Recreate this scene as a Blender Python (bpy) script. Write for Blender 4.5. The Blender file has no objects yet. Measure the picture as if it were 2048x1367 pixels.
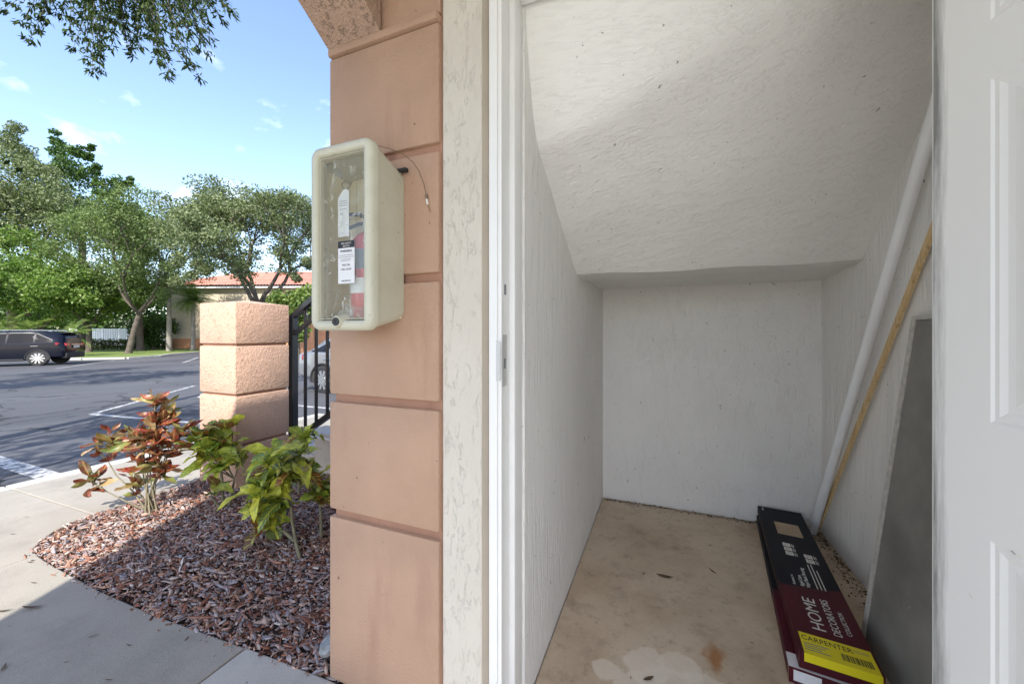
import bpy, bmesh, math, random
import numpy as np
from mathutils import Vector, Matrix
R = math.radians
random.seed(7); rng = np.random.default_rng(7)
SC = bpy.context.scene
COL = SC.collection

# ------------------------------------------------------------------ camera
H = 1.25
PSI = math.atan(303 / 755)
cam = bpy.data.cameras.new('camera'); camo = bpy.data.objects.new('camera', cam); COL.objects.link(camo)
cam.sensor_width = 36; cam.lens = 755 / 2048 * 36
cam.shift_y = -17.5 / 2048
cam.clip_start = .02; cam.clip_end = 3000
camo.location = (0, 0, H); camo.rotation_euler = (R(90), 0, PSI)
SC.camera = camo

# ------------------------------------------------------------------ sky, sun, exposure
SUN = Vector((.30, -.65, .70)).normalized()
w = bpy.data.worlds.new('World'); SC.world = w; w.use_nodes = True
nt = w.node_tree; nt.nodes.clear()
o_ = nt.nodes.new('ShaderNodeOutputWorld'); bg = nt.nodes.new('ShaderNodeBackground')
sky = nt.nodes.new('ShaderNodeTexSky'); sky.sky_type = 'NISHITA'; sky.sun_disc = False
sky.sun_elevation = math.asin(SUN.z); sky.sun_rotation = math.atan2(SUN.x, SUN.y)
sky.air_density = 1.0; sky.dust_density = .9; sky.ozone_density = 2.5; sky.altitude = 0
bg.inputs['Strength'].default_value = .15
tc = nt.nodes.new('ShaderNodeTexCoord')
mp = nt.nodes.new('ShaderNodeMapping'); mp.inputs['Scale'].default_value = (5.0, 5.0, 8.5)
mp.inputs['Location'].default_value = (2.6, 1.1, .3)
nz = nt.nodes.new('ShaderNodeTexNoise'); nz.inputs['Scale'].default_value = 1.7
nz.inputs['Detail'].default_value = 6; nz.inputs['Roughness'].default_value = .52
cr = nt.nodes.new('ShaderNodeValToRGB'); cr.color_ramp.elements[0].position = .575; cr.color_ramp.elements[1].position = .76
cr.color_ramp.elements[1].color = (.42, .42, .42, 1)
mx = nt.nodes.new('ShaderNodeMix'); mx.data_type = 'RGBA'; mx.inputs['B'].default_value = (6.4, 6.5, 6.9, 1)
nt.links.new(tc.outputs['Generated'], mp.inputs['Vector']); nt.links.new(mp.outputs[0], nz.inputs['Vector'])
nt.links.new(nz.outputs['Fac'], cr.inputs[0]); nt.links.new(cr.outputs[0], mx.inputs['Factor'])
tint = nt.nodes.new('ShaderNodeMix'); tint.data_type = 'RGBA'; tint.blend_type = 'MULTIPLY'; tint.inputs['Factor'].default_value = 1; tint.inputs['B'].default_value = (1.05, .985, .965, 1)
nt.links.new(sky.outputs[0], tint.inputs['A']); nt.links.new(tint.outputs['Result'], mx.inputs['A']); nt.links.new(mx.outputs['Result'], bg.inputs['Color'])
nt.links.new(bg.outputs[0], o_.inputs[0])
sl = bpy.data.lights.new('sun', 'SUN'); sl.energy = 2.75; sl.angle = R(.5); sl.color = (1, .95, .87)
so = bpy.data.objects.new('sun', sl); COL.objects.link(so); so.location = (20, -30, 40)
so.rotation_euler = SUN.to_track_quat('Z', 'Y').to_euler()
SC.view_settings.view_transform = 'Standard'; SC.view_settings.look = 'None'
SC.view_settings.exposure = 1.53; SC.view_settings.gamma = 1; SC.view_settings.use_curve_mapping = False
SC.cycles.max_bounces = 10; SC.cycles.diffuse_bounces = 7; SC.cycles.transparent_max_bounces = 16
SC.cycles.sample_clamp_indirect = 6

# ------------------------------------------------------------------ materials
def nodes(name):
    m = bpy.data.materials.new(name); m.use_nodes = True
    t = m.node_tree; b = t.nodes['Principled BSDF']
    return m, t, b
def N(t, kind, **kw):
    n = t.nodes.new(kind)
    for k, v in kw.items():
        if k in n.inputs: n.inputs[k].default_value = v
        else: setattr(n, k, v)
    return n
def L(t, a, b): t.links.new(a, b)
def coords(t, scale=(1, 1, 1), kind='Object'):
    c = N(t, 'ShaderNodeTexCoord'); m = N(t, 'ShaderNodeMapping'); m.inputs['Scale'].default_value = scale
    L(t, c.outputs[kind], m.inputs['Vector']); return m.outputs[0]
def noise(t, vec, scale, detail=4, rough=.55, dist=0):
    n = N(t, 'ShaderNodeTexNoise', Scale=scale, Detail=detail, Roughness=rough, Distortion=dist)
    L(t, vec, n.inputs['Vector']); return n.outputs['Fac']
def ramp(t, fac, stops):
    r = N(t, 'ShaderNodeValToRGB'); e = r.color_ramp.elements
    while len(e) < len(stops): e.new(.5)
    for i, (p, c) in enumerate(stops):
        e[i].position = p; e[i].color = (*c, 1) if len(c) == 3 else c
    L(t, fac, r.inputs[0]); return r.outputs[0]
def mixc(t, fac, a, b, mode='MIX'):
    m = N(t, 'ShaderNodeMix', data_type='RGBA', blend_type=mode)
    for s, v in (('Factor', fac), ('A', a), ('B', b)):
        if hasattr(v, 'is_linked') or hasattr(v, 'links'): L(t, v, m.inputs[s])
        else: m.inputs[s].default_value = v if s == 'Factor' else (*v, 1)
    return m.outputs['Result']
def mth(t, op, a, b=0.0, clamp=False):
    m = N(t, 'ShaderNodeMath', operation=op, use_clamp=clamp)
    for i, v in enumerate((a, b)):
        if hasattr(v, 'links'): L(t, v, m.inputs[i])
        else: m.inputs[i].default_value = v
    return m.outputs[0]
def bump(t, b, hgt, strength=.4, dist=.01):
    n = N(t, 'ShaderNodeBump', Strength=strength, Distance=dist); L(t, hgt, n.inputs['Height']); L(t, n.outputs[0], b.inputs['Normal'])
def sc(c, k): return tuple(min(1, max(0, x * k)) for x in c)
def plain(name, c, rough=.6, metal=0, var=.12, vs=6, bs=0, bscale=60, spec=.5, coat=0):
    m, t, b = nodes(name); v = coords(t)
    f = noise(t, v, vs, 5)
    L(t, ramp(t, f, [(.3, sc(c, 1 - var)), (.7, sc(c, 1 + var))]), b.inputs['Base Color'])
    b.inputs['Roughness'].default_value = rough; b.inputs['Metallic'].default_value = metal
    b.inputs['Specular IOR Level'].default_value = spec
    if coat: b.inputs['Coat Weight'].default_value = coat
    if bs: bump(t, b, noise(t, v, bscale, 4), bs, .004)
    return m
def specks(t, v, col, dark, scale=34, lo=.705, hi=.74):
    f = ramp(t, noise(t, v, scale, 3, .6), [(lo, (0, 0, 0)), (hi, (1, 1, 1))])
    return mixc(t, f, col, dark)
def stucco(name, c, strength=.6, scale=1.0, stretch=(1, 1, 1), var=.1, worm=.6, speck=None, rough=.85, stain=None, fine=.25, grain=70, pit=(.36, .46), dist=.3, dep=.012):
    m, t, b = nodes(name); v = coords(t, stretch); v0 = coords(t)
    col = ramp(t, noise(t, v0, 3.0, 5), [(.3, sc(c, 1 - var)), (.7, sc(c, 1 + var * .7))])
    if stain:
        f = ramp(t, noise(t, coords(t, (5, 5, .9)), 1.6, 6, .6), [(.56, (0, 0, 0)), (.74, (.8, .8, .8))])
        col = mixc(t, f, col, stain)
    if speck: col = specks(t, v0, col, speck)
    L(t, col, b.inputs['Base Color'])
    b.inputs['Roughness'].default_value = rough; b.inputs['Specular IOR Level'].default_value = .3
    n1 = noise(t, v, 24 * scale, 6, .62, dist)
    worms = ramp(t, n1, [(pit[0], (0, 0, 0)), (pit[1], (1, 1, 1))])
    msk = ramp(t, noise(t, v, 7 * scale, 3, .6), [(.42, (.08, .08, .08)), (.60, (1, 1, 1))])
    worms = mth(t, 'SUBTRACT', 1.0, mth(t, 'MULTIPLY', mth(t, 'SUBTRACT', 1.0, worms), msk))
    n2 = noise(t, v, grain * scale, 4, .6)
    n3 = noise(t, v, 9 * scale, 3, .5)
    hgt = mth(t, 'ADD', mth(t, 'MULTIPLY', worms, worm), mth(t, 'ADD', mth(t, 'MULTIPLY', n2, fine), mth(t, 'MULTIPLY', n3, .5)))
    bump(t, b, hgt, strength, dep)
    return m

TAN = (.445, .288, .20)
M = {}
M['tan'] = stucco('tan_painted_stucco', TAN, .6, 1.2, var=.11, worm=.10, fine=.75, speck=(.13, .07, .05), rough=.72, grain=85, stain=(.37, .22, .155), dep=.009)
M['tan_groove'] = stucco('tan_groove_stucco', (.36, .20, .135), .3, 1.4, var=.2, worm=.1, fine=.5, rough=.8, stain=(.2, .1, .07))
M['tan_rough'] = stucco('tan_rough_stucco', (.50, .275, .175), .75, 1.0, var=.1, worm=.55, fine=.7, grain=45)
M['tan_arch'] = stucco('tan_arch_stucco', (.48, .33, .245), .75, 2.2, (1, 1, 1), var=.10, worm=1.0, fine=.7, grain=60, pit=(.40, .47), dep=.016)
M['peach'] = stucco('peach_stucco', (.60, .395, .29), .6, 1.9, var=.08, worm=.8, fine=.8, speck=(.2, .1, .07), grain=40, pit=(.38, .47), dep=.02)  # even peach base, paler and pinker than the pillar tan
M['cream'] = stucco('cream_stucco', (.62, .575, .50), .5, 2.0, (1, 1, .38), var=.05, worm=.9, fine=.3, pit=(.41, .46), dep=.014)
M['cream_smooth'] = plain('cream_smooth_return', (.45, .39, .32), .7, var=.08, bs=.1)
M['closet_wall'] = stucco('white_brushed_stucco', (.80, .785, .755), .6, 2.4, (1, 1, .12), var=.03, worm=.5, pit=(.4, .55), speck=(.25, .24, .22), fine=.5)
M['closet_back'] = stucco('white_back_stucco', (.79, .775, .745), .65, 2.6, (1, 1, .4), var=.03, worm=.4, pit=(.4, .55), speck=(.24, .23, .21), fine=.6)
M['closet_ceil'] = stucco('white_trowelled_stucco', (.81, .795, .77), .36, 2.0, (.28, 1.7, 1.7), var=.03, worm=.8, speck=(.33, .32, .3), fine=.25, pit=(.42, .5), dep=.014)
M['white_paint'] = plain('white_gloss_paint', (.80, .80, .785), .38, var=.03, vs=4, bs=.04, bscale=30)
M['porch_ceil'] = stucco('porch_ceiling_paint', (.80, .79, .76), .3, 1.5, var=.04, worm=.3)
M['steel'] = plain('brushed_steel', (.58, .58, .57), .5, .45, var=.1)
M['dark_hole'] = plain('dark_hole', (.03, .03, .03), .9)
M['black_metal'] = plain('black_painted_iron', (.012, .012, .013), .35, .0, var=.3, bs=.08, spec=.6)
M['rubber'] = plain('black_rubber', (.02, .02, .02), .7)
M['pvc'] = plain('white_pvc', (.82, .83, .84), .3, var=.03)
M['bark'] = stucco('grey_bark', (.115, .095, .075), .9, 1.0, (1, 1, .3), var=.35, worm=.8)
M['bark_pale'] = stucco('pale_palm_bark', (.26, .235, .2), .8, 1.0, (1, 1, 3), var=.25, worm=.5)

def door_mat():
    m, t, b = nodes('dirty_white_door_paint'); v = coords(t)
    sep = N(t, 'ShaderNodeSeparateXYZ'); L(t, v, sep.inputs[0])
    near = mth(t, 'SUBTRACT', 1.0, mth(t, 'MULTIPLY', sep.outputs['X'], 20.0), True)
    n = noise(t, coords(t, (60, 60, 5)), 1.0, 8, .7)
    n2 = noise(t, coords(t, (8, 8, 1.3)), 1.0, 3, .5)
    f = ramp(t, mth(t, 'MULTIPLY', mth(t, 'MULTIPLY', n, n2), near), [(.085, (0, 0, 0)), (.27, (1, 1, 1))])
    col = mixc(t, f, (.82, .81, .785), (.22, .22, .21))
    col = specks(t, v, col, (.3, .3, .29), 30, .72, .76)
    L(t, col, b.inputs['Base Color']); b.inputs['Roughness'].default_value = .42
    bump(t, b, noise(t, v, 60, 3), .06, .003)
    return m
M['door'] = door_mat()

def concrete(name, c, dark, var=.1, scale=1.0, bs=.25, green=None):
    m, t, b = nodes(name); v = coords(t, kind='Object')
    geo = N(t, 'ShaderNodeNewGeometry'); p = geo.outputs['Position']
    col = ramp(t, noise(t, p, 1.1 * scale, 6, .6), [(.3, sc(c, 1 - var)), (.7, sc(c, 1 + var))])
    f = ramp(t, noise(t, p, 2.3 * scale, 8, .68), [(.50, (0, 0, 0)), (.78, (.75, .75, .75))])
    col = mixc(t, f, col, dark)
    if green:
        f = ramp(t, noise(t, p, 1.7 * scale, 4, .6), [(.52, (0, 0, 0)), (.7, (.5, .5, .5))]); col = mixc(t, f, col, green)
    col = mixc(t, ramp(t, noise(t, p, .9, 9, .72), [(.53, (0, 0, 0)), (.66, (.55, .55, .55))]), col, dark)
    g = noise(t, p, 240, 3, .7)
    col = mixc(t, .38, col, ramp(t, g, [(.35, (.25, .24, .23)), (.5, (.9, .9, .9)), (.62, (1, 1, 1))]), 'MULTIPLY')
    col = mixc(t, ramp(t, noise(t, p, 38, 2), [(.73, (0, 0, 0)), (.76, (.7, .7, .7))]), col, (.09, .085, .08))
    L(t, col, b.inputs['Base Color']); b.inputs['Roughness'].default_value = .9; b.inputs['Specular IOR Level'].default_value = .25
    bump(t, b, mth(t, 'ADD', g, noise(t, p, 60, 4)), bs, .004)
    return m
M['walk'] = concrete('walkway_concrete', (.36, .33, .28), (.23, .212, .18), green=(.31, .305, .245))
M['kerb'] = concrete('kerb_concrete', (.50, .48, .44), (.36, .35, .31))
M['porch_slab'] = concrete('pale_porch_concrete', (.48, .455, .405), (.36, .35, .32))  # paler than the walkway so the porch floor bounces sun into the closet
M['step'] = concrete('step_concrete', (.55, .53, .5), (.42, .41, .38))

def asphalt():
    m, t, b = nodes('weathered_asphalt'); geo = N(t, 'ShaderNodeNewGeometry'); p = geo.outputs['Position']
    mp_ = N(t, 'ShaderNodeMapping'); mp_.inputs['Scale'].default_value = (1, .35, 1); L(t, p, mp_.inputs['Vector'])
    col = ramp(t, noise(t, mp_.outputs[0], .35, 6, .6), [(.3, (.062, .063, .070)), (.7, (.125, .126, .135))])
    g = noise(t, p, 90, 3, .7)
    col = mixc(t, .5, col, ramp(t, g, [(.35, (.5, .5, .5)), (.6, (1, 1, 1))]), 'MULTIPLY')
    col = mixc(t, ramp(t, noise(t, p, 2.2, 6, .7), [(.62, (0, 0, 0)), (.8, (.5, .5, .5))]), col, (.16, .16, .165))
    vo = N(t, 'ShaderNodeTexVoronoi', feature='DISTANCE_TO_EDGE', Scale=.33); nn = N(t, 'ShaderNodeTexNoise', Scale=1.3, Detail=6.0); L(t, p, nn.inputs['Vector'])
    ad = N(t, 'ShaderNodeVectorMath', operation='ADD'); L(t, p, ad.inputs[0]); L(t, nn.outputs['Color'], ad.inputs[1]); L(t, ad.outputs[0], vo.inputs['Vector'])
    col = mixc(t, ramp(t, vo.outputs['Distance'], [(.004, (.8, .8, .8)), (.012, (0, 0, 0))]), col, (.02, .02, .022))
    col = mixc(t, ramp(t, noise(t, p, 1.1, 2, .4), [(.70, (0, 0, 0)), (.76, (.6, .6, .6))]), col, (.03, .03, .032))
    L(t, col, b.inputs['Base Color']); b.inputs['Roughness'].default_value = .88; b.inputs['Specular IOR Level'].default_value = .3
    bump(t, b, g, .3, .006); return m
M['asphalt'] = asphalt()
def road_paint():
    m, t, b = nodes('worn_white_road_paint'); geo = N(t, 'ShaderNodeNewGeometry'); p = geo.outputs['Position']
    col = ramp(t, noise(t, p, 14, 6, .7), [(.40, (.10, .10, .105)), (.58, (.52, .52, .51))])
    L(t, col, b.inputs['Base Color']); b.inputs['Roughness'].default_value = .8; return m
M['paint'] = road_paint()
def closet_floor_mat():
    m, t, b = nodes('stained_closet_floor'); geo = N(t, 'ShaderNodeNewGeometry'); p = geo.outputs['Position']
    col = ramp(t, noise(t, p, 2.3, 7, .62), [(.28, (.36, .265, .18)), (.42, (.49, .385, .275)), (.56, (.57, .465, .345)), (.75, (.54, .435, .325))])
    f = ramp(t, noise(t, p, 6.5, 8, .7), [(.52, (0, 0, 0)), (.70, (.8, .8, .8))]); col = mixc(t, f, col, (.33, .25, .18))
    col = mixc(t, ramp(t, noise(t, p, 17, 9, .75), [(.55, (0, 0, 0)), (.68, (.55, .55, .55))]), col, (.26, .19, .13))
    col = mixc(t, ramp(t, noise(t, p, 120, 3, .7), [(.62, (0, 0, 0)), (.72, (.5, .5, .5))]), col, (.2, .15, .11))
    def blob(cx, cy, rad, amp, sx=1, sy=1, ns=7):
        n = N(t, 'ShaderNodeTexNoise', Scale=ns, Detail=4.0, Roughness=.6); L(t, p, n.inputs['Vector'])
        off = N(t, 'ShaderNodeVectorMath', operation='SUBTRACT'); L(t, n.outputs['Color'], off.inputs[0]); off.inputs[1].default_value = (.5, .5, .5)
        s_ = N(t, 'ShaderNodeVectorMath', operation='SCALE'); s_.inputs['Scale'].default_value = amp; L(t, off.outputs[0], s_.inputs[0])
        a = N(t, 'ShaderNodeVectorMath', operation='ADD'); L(t, p, a.inputs[0]); L(t, s_.outputs[0], a.inputs[1])
        q = N(t, 'ShaderNodeMapping'); q.vector_type = 'POINT'; q.inputs['Location'].default_value = (-cx * sx, -cy * sy, 0); q.inputs['Scale'].default_value = (sx, sy, 0)
        L(t, a.outputs[0], q.inputs['Vector'])
        ln = N(t, 'ShaderNodeVectorMath', operation='LENGTH'); L(t, q.outputs[0], ln.inputs[0])
        return mth(t, 'MULTIPLY', mth(t, 'SUBTRACT', rad, ln.outputs['Value']), 1.0)
    pale = (.70, .63, .53)
    for cx, cy, rad in ((-.065, 1.52, .085), (.058, 1.56, .075), (-.195, 1.44, .055), (.13, 1.50, .07), (-.02, 1.40, .14), (.22, 1.38, .12)):
        f = ramp(t, blob(cx, cy, rad, .14), [(.0, (0, 0, 0)), (.012, (.7, .7, .7))]); col = mixc(t, f, col, pale)
    f = ramp(t, blob(.185, 1.65, .07, .10, 1.9, .75, 16), [(.0, (0, 0, 0)), (.05, (.9, .9, .9))]); col = mixc(t, f, col, (.34, .145, .045))
    col = mixc(t, ramp(t, noise(t, p, 26, 3), [(.70, (0, 0, 0)), (.74, (.8, .8, .8))]), col, (.1, .08, .06))
    L(t, col, b.inputs['Base Color']); b.inputs['Roughness'].default_value = .62
    bump(t, b, noise(t, p, 45, 5), .22, .005); return m
M['closet_floor'] = closet_floor_mat()
def grass_mat():
    m, t, b = nodes('mown_grass'); geo = N(t, 'ShaderNodeNewGeometry'); p = geo.outputs['Position']
    col = ramp(t, noise(t, p, .5, 6, .65), [(.3, (.11, .17, .03)), (.7, (.20, .26, .055))])
    col = mixc(t, .6, col, ramp(t, noise(t, p, 20, 4, .7), [(.35, (.4, .4, .4)), (.6, (1, 1, 1))]), 'MULTIPLY')
    L(t, col, b.inputs['Base Color']); b.inputs['Roughness'].default_value = .9
    bump(t, b, noise(t, p, 25, 3), .8, .05); return m
M['grass'] = grass_mat()
def island_mat(name, stops, rough=.55, trans=.3, spec=.3, grain=0):
    m, t, b = nodes(name); geo = N(t, 'ShaderNodeNewGeometry')
    col = ramp(t, geo.outputs['Random Per Island'], stops)
    if grain:
        g = noise(t, geo.outputs['Position'], grain, 3, .7)
        col = mixc(t, .6, col, ramp(t, g, [(.3, (.45, .45, .45)), (.65, (1, 1, 1))]), 'MULTIPLY')
    L(t, col, b.inputs['Base Color']); b.inputs['Roughness'].default_value = rough; b.inputs['Specular IOR Level'].default_value = spec
    if trans:
        tr = N(t, 'ShaderNodeBsdfTranslucent'); L(t, mixc(t, 1.0, col, (1.0, 1.15, .5), 'MULTIPLY'), tr.inputs['Color'])
        ms = N(t, 'ShaderNodeMixShader'); ms.inputs[0].default_value = trans
        out = t.nodes['Material Output']; L(t, b.outputs[0], ms.inputs[1]); L(t, tr.outputs[0], ms.inputs[2]); L(t, ms.outputs[0], out.inputs[0])
    return m
M['leaf_oak'] = island_mat('oak_leaves', [(0, (.06, .085, .035)), (.4, (.135, .17, .075)), (.75, (.21, .245, .12)), (1, (.32, .35, .20))], .55, .3, .25)
M['leaf_oak2'] = island_mat('oak_leaves_greener', [(0, (.065, .10, .035)), (.5, (.13, .185, .06)), (1, (.22, .28, .10))], .55, .3, .25)
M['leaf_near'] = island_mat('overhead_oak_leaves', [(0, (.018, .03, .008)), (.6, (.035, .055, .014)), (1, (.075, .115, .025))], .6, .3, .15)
M['leaf_dark'] = island_mat('dark_tier_leaves', [(0, (.03, .06, .018)), (.6, (.06, .11, .025)), (1, (.11, .19, .04))], .45, .25)
M['leaf_bright'] = island_mat('bright_leaves', [(0, (.055, .105, .022)), (.4, (.13, .215, .045)), (.8, (.21, .31, .075)), (1, (.32, .40, .14))], .45, .4)
M['leaf_hedge'] = island_mat('hedge_leaves', [(0, (.04, .06, .015)), (.6, (.09, .11, .03)), (1, (.17, .16, .06))], .5, .25)
M['frond'] = island_mat('palm_fronds', [(0, (.07, .12, .03)), (.6, (.15, .22, .05)), (1, (.28, .33, .09))], .5, .3)
M['frond_dead'] = island_mat('dead_fronds', [(0, (.12, .075, .03)), (.6, (.25, .15, .06)), (1, (.38, .25, .11))], .8, .1)
M['mulch'] = island_mat('bark_mulch', [(0, (.08, .045, .035)), (.16, (.29, .115, .07)), (.3, (.42, .225, .16)), (.45, (.28, .24, .245)), (.65, (.43, .385, .39)), (.82, (.50, .27, .17)), (1, (.68, .60, .53))], .85, 0, .2, 90)
M['soil'] = plain('dark_soil', (.035, .024, .018), .95, var=.4, vs=40, bs=.6, bscale=90)
M['dry_leaf'] = island_mat('dry_leaf', [(0, (.07, .05, .035)), (1, (.15, .10, .06))], .8, .1)

def croton_mat(name, stops, vein):
    m, t, b = nodes(name); c = N(t, 'ShaderNodeTexCoord'); oi = N(t, 'ShaderNodeObjectInfo')
    sep = N(t, 'ShaderNodeSeparateXYZ'); L(t, c.outputs['Object'], sep.inputs[0])
    base = ramp(t, oi.outputs['Random'], stops)
    ay = mth(t, 'ABSOLUTE', sep.outputs['Y'])
    wv = mth(t, 'SINE', mth(t, 'MULTIPLY', mth(t, 'SUBTRACT', sep.outputs['X'], mth(t, 'MULTIPLY', ay, .8)), 52.0))
    vm = ramp(t, wv, [(.80, (0, 0, 0)), (.97, (1, 1, 1))])
    mid = ramp(t, ay, [(.018, (1, 1, 1)), (.04, (0, 0, 0))])
    fac = mth(t, 'MULTIPLY', mth(t, 'MAXIMUM', vm, mid), .75)
    col = mixc(t, fac, base, vein)
    n = ramp(t, noise(t, c.outputs['Object'], 5, 3), [(.48, (0, 0, 0)), (.66, (.5, .5, .5))])
    col = mixc(t, n, col, (.11, .14, .035))
    L(t, col, b.inputs['Base Color']); b.inputs['Roughness'].default_value = .38; b.inputs['Specular IOR Level'].default_value = .45
    tr = N(t, 'ShaderNodeBsdfTranslucent'); L(t, col, tr.inputs['Color'])
    ms = N(t, 'ShaderNodeMixShader'); ms.inputs[0].default_value = .28
    L(t, b.outputs[0], ms.inputs[1]); L(t, tr.outputs[0], ms.inputs[2]); L(t, ms.outputs[0], t.nodes['Material Output'].inputs[0])
    return m
M['croton_red'] = croton_mat('red_croton_leaf', [(0, (.15, .014, .015)), (.2, (.26, .03, .025)), (.33, (.30, .08, .04)), (.45, (.06, .014, .014)), (.58, (.24, .03, .028)), (.70, (.14, .20, .05)), (.82, (.40, .38, .14)), (.92, (.46, .30, .18)), (1, (.16, .24, .05))], (.40, .20, .07))
M['croton_green'] = croton_mat('green_croton_leaf', [(0, (.14, .28, .05)), (.15, (.38, .48, .06)), (.32, (.68, .64, .07)), (.44, (.09, .20, .05)), (.58, (.60, .62, .10)), (.72, (.10, .20, .06)), (.80, (.46, .20, .045)), (.9, (.18, .045, .03)), (1, (.07, .13, .06))], (.68, .64, .08))
M['stem'] = plain('grey_green_stem', (.17, .15, .09), .7, var=.3, vs=30, bs=.3)

def glass_mat(name, tint=(.97, .98, .97), dirt=.0):
    m, t, b = nodes(name); t.nodes.remove(b)
    tr = N(t, 'ShaderNodeBsdfTransparent'); tr.inputs['Color'].default_value = (*tint, 1)
    gl = N(t, 'ShaderNodeBsdfGlossy'); gl.inputs['Roughness'].default_value = .04
    lw = N(t, 'ShaderNodeLayerWeight'); lw.inputs['Blend'].default_value = .5
    fz = mth(t, 'ADD', mth(t, 'MULTIPLY', mth(t, 'POWER', lw.outputs['Facing'], 4.0), .6), .03)
    a = N(t, 'ShaderNodeMixShader'); L(t, fz, a.inputs[0]); L(t, tr.outputs[0], a.inputs[1]); L(t, gl.outputs[0], a.inputs[2])
    out = t.nodes['Material Output']
    if dirt:
        df = N(t, 'ShaderNodeBsdfDiffuse'); df.inputs['Color'].default_value = (.7, .7, .66, 1)
        v = coords(t, (1, 1, .5)); n = noise(t, v, 26, 6, .7, 1.5)
        f = mth(t, 'MULTIPLY', ramp(t, n, [(.56, (.12, .12, .12)), (.68, (1, 1, 1))]), dirt)  # cloudy film, with pale flecks that double as painted glints
        c2 = N(t, 'ShaderNodeMixShader'); L(t, f, c2.inputs[0]); L(t, a.outputs[0], c2.inputs[1]); L(t, df.outputs[0], c2.inputs[2]); L(t, c2.outputs[0], out.inputs[0])
    else: L(t, a.outputs[0], out.inputs[0])
    return m
M['pane'] = glass_mat('scuffed_glint_acrylic', dirt=.5)  # hazy pane; its white scuffs are painted in for small glints
M['plastic_film'] = glass_mat('crumpled_clear_film', dirt=.9)
M['car_glass'] = plain('dark_car_glass', (.006, .007, .008), .1, var=.1, spec=.2)
M['navy_paint'] = plain('navy_car_paint', (.0035, .005, .012), .22, var=.1, coat=.12, spec=.22)
M['silver_paint'] = plain('silver_car_paint', (.24, .245, .255), .32, .4, var=.05, coat=.6)
M['chrome'] = plain('alloy', (.62, .63, .64), .25, .9, var=.06)
M['tail_red'] = plain('red_tail_lens', (.42, .012, .012), .2, var=.1)
M['plate'] = plain('number_plate', (.6, .6, .55), .5)
def beige_cab():
    m, t, b = nodes('aged_beige_plastic'); v = coords(t)
    col = ramp(t, noise(t, v, 9, 5), [(.3, (.50, .49, .38)), (.7, (.58, .565, .455))])
    col = mixc(t, ramp(t, noise(t, v, 55, 7, .75), [(.58, (0, 0, 0)), (.74, (.6, .6, .6))]), col, (.30, .28, .2))
    col = specks(t, v, col, (.16, .15, .12), 90, .70, .74)
    L(t, col, b.inputs['Base Color']); b.inputs['Roughness'].default_value = .5
    bump(t, b, noise(t, v, 120, 3), .12, .002); return m
M['beige'] = beige_cab()
M['beige_dirty'] = stucco('grimy_beige_plastic', (.46, .44, .35), .1, 4, var=.1, speck=(.06, .05, .04), rough=.6)
M['cab_back'] = plain('cabinet_back_plastic', (.72, .65, .46), .55, var=.05, vs=12)
M['ext_red'] = plain('extinguisher_red', (.50, .02, .02), .28, var=.1, coat=.5)
M['paper'] = plain('white_paper', (.72, .72, .73), .7, var=.04)
M['ink'] = plain('black_ink', (.015, .015, .02), .6)
M['ink_grey'] = plain('grey_ink', (.2, .2, .22), .6)
M['print_white'] = plain('white_print', (.70, .68, .66), .55)
M['yellow'] = plain('yellow_label', (.80, .68, .01), .5, var=.03)
M['navy_card'] = plain('navy_printed_card', (.006, .0065, .013), .6, var=.25, vs=9, bs=.05, spec=.25)
M['maroon_card'] = plain('maroon_printed_card', (.07, .006, .014), .55, var=.2, vs=9, bs=.05, spec=.25)
M['card'] = plain('brown_cardboard', (.36, .25, .15), .85, var=.12, vs=14)
M['plank_tan'] = plain('tan_vinyl_plank', (.40, .29, .18), .5, var=.15, vs=9)
M['wire'] = plain('rusty_wire', (.20, .14, .09), .6, .4)
M['nylon'] = plain('white_nylon_clip', (.7, .68, .62), .5)
def wood():
    m, t, b = nodes('pale_pine'); v = coords(t, (30, 30, 1.2))
    L(t, ramp(t, noise(t, v, 1.6, 5, .6, 2), [(.32, (.42, .27, .12)), (.5, (.62, .44, .22)), (.7, (.70, .53, .31))]), b.inputs['Base Color']); b.inputs['Roughness'].default_value = .7; return m
M['pine'] = wood()
M['board'] = stucco('dark_grey_board', (.24, .23, .21), .15, 2, (1, 3.5, .25), var=.35, speck=(.3, .29, .27), worm=.1)
M['board_edge'] = plain('pale_board_edge', (.50, .48, .44), .8, var=.2, vs=40, bs=.3)
def roof_mat():
    m, t, b = nodes('red_clay_tile'); v = coords(t)
    L(t, ramp(t, noise(t, v, 1.5, 6, .7), [(.3, (.44, .17, .12)), (.7, (.60, .28, .21))]), b.inputs['Base Color']); b.inputs['Roughness'].default_value = .8; return m
M['roof'] = roof_mat()
M['far_wall'] = stucco('far_cream_wall', (.55, .47, .36), .3, .3, var=.08)
M['far_orange'] = stucco('far_orange_wall', (.50, .24, .13), .3, .3, var=.1)
M['white_vinyl'] = plain('white_vinyl', (.70, .71, .74), .5, var=.05)
M['lamp_grey'] = plain('grey_cast_metal', (.30, .30, .29), .5, .3, var=.3, vs=40, bs=.2)

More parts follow.
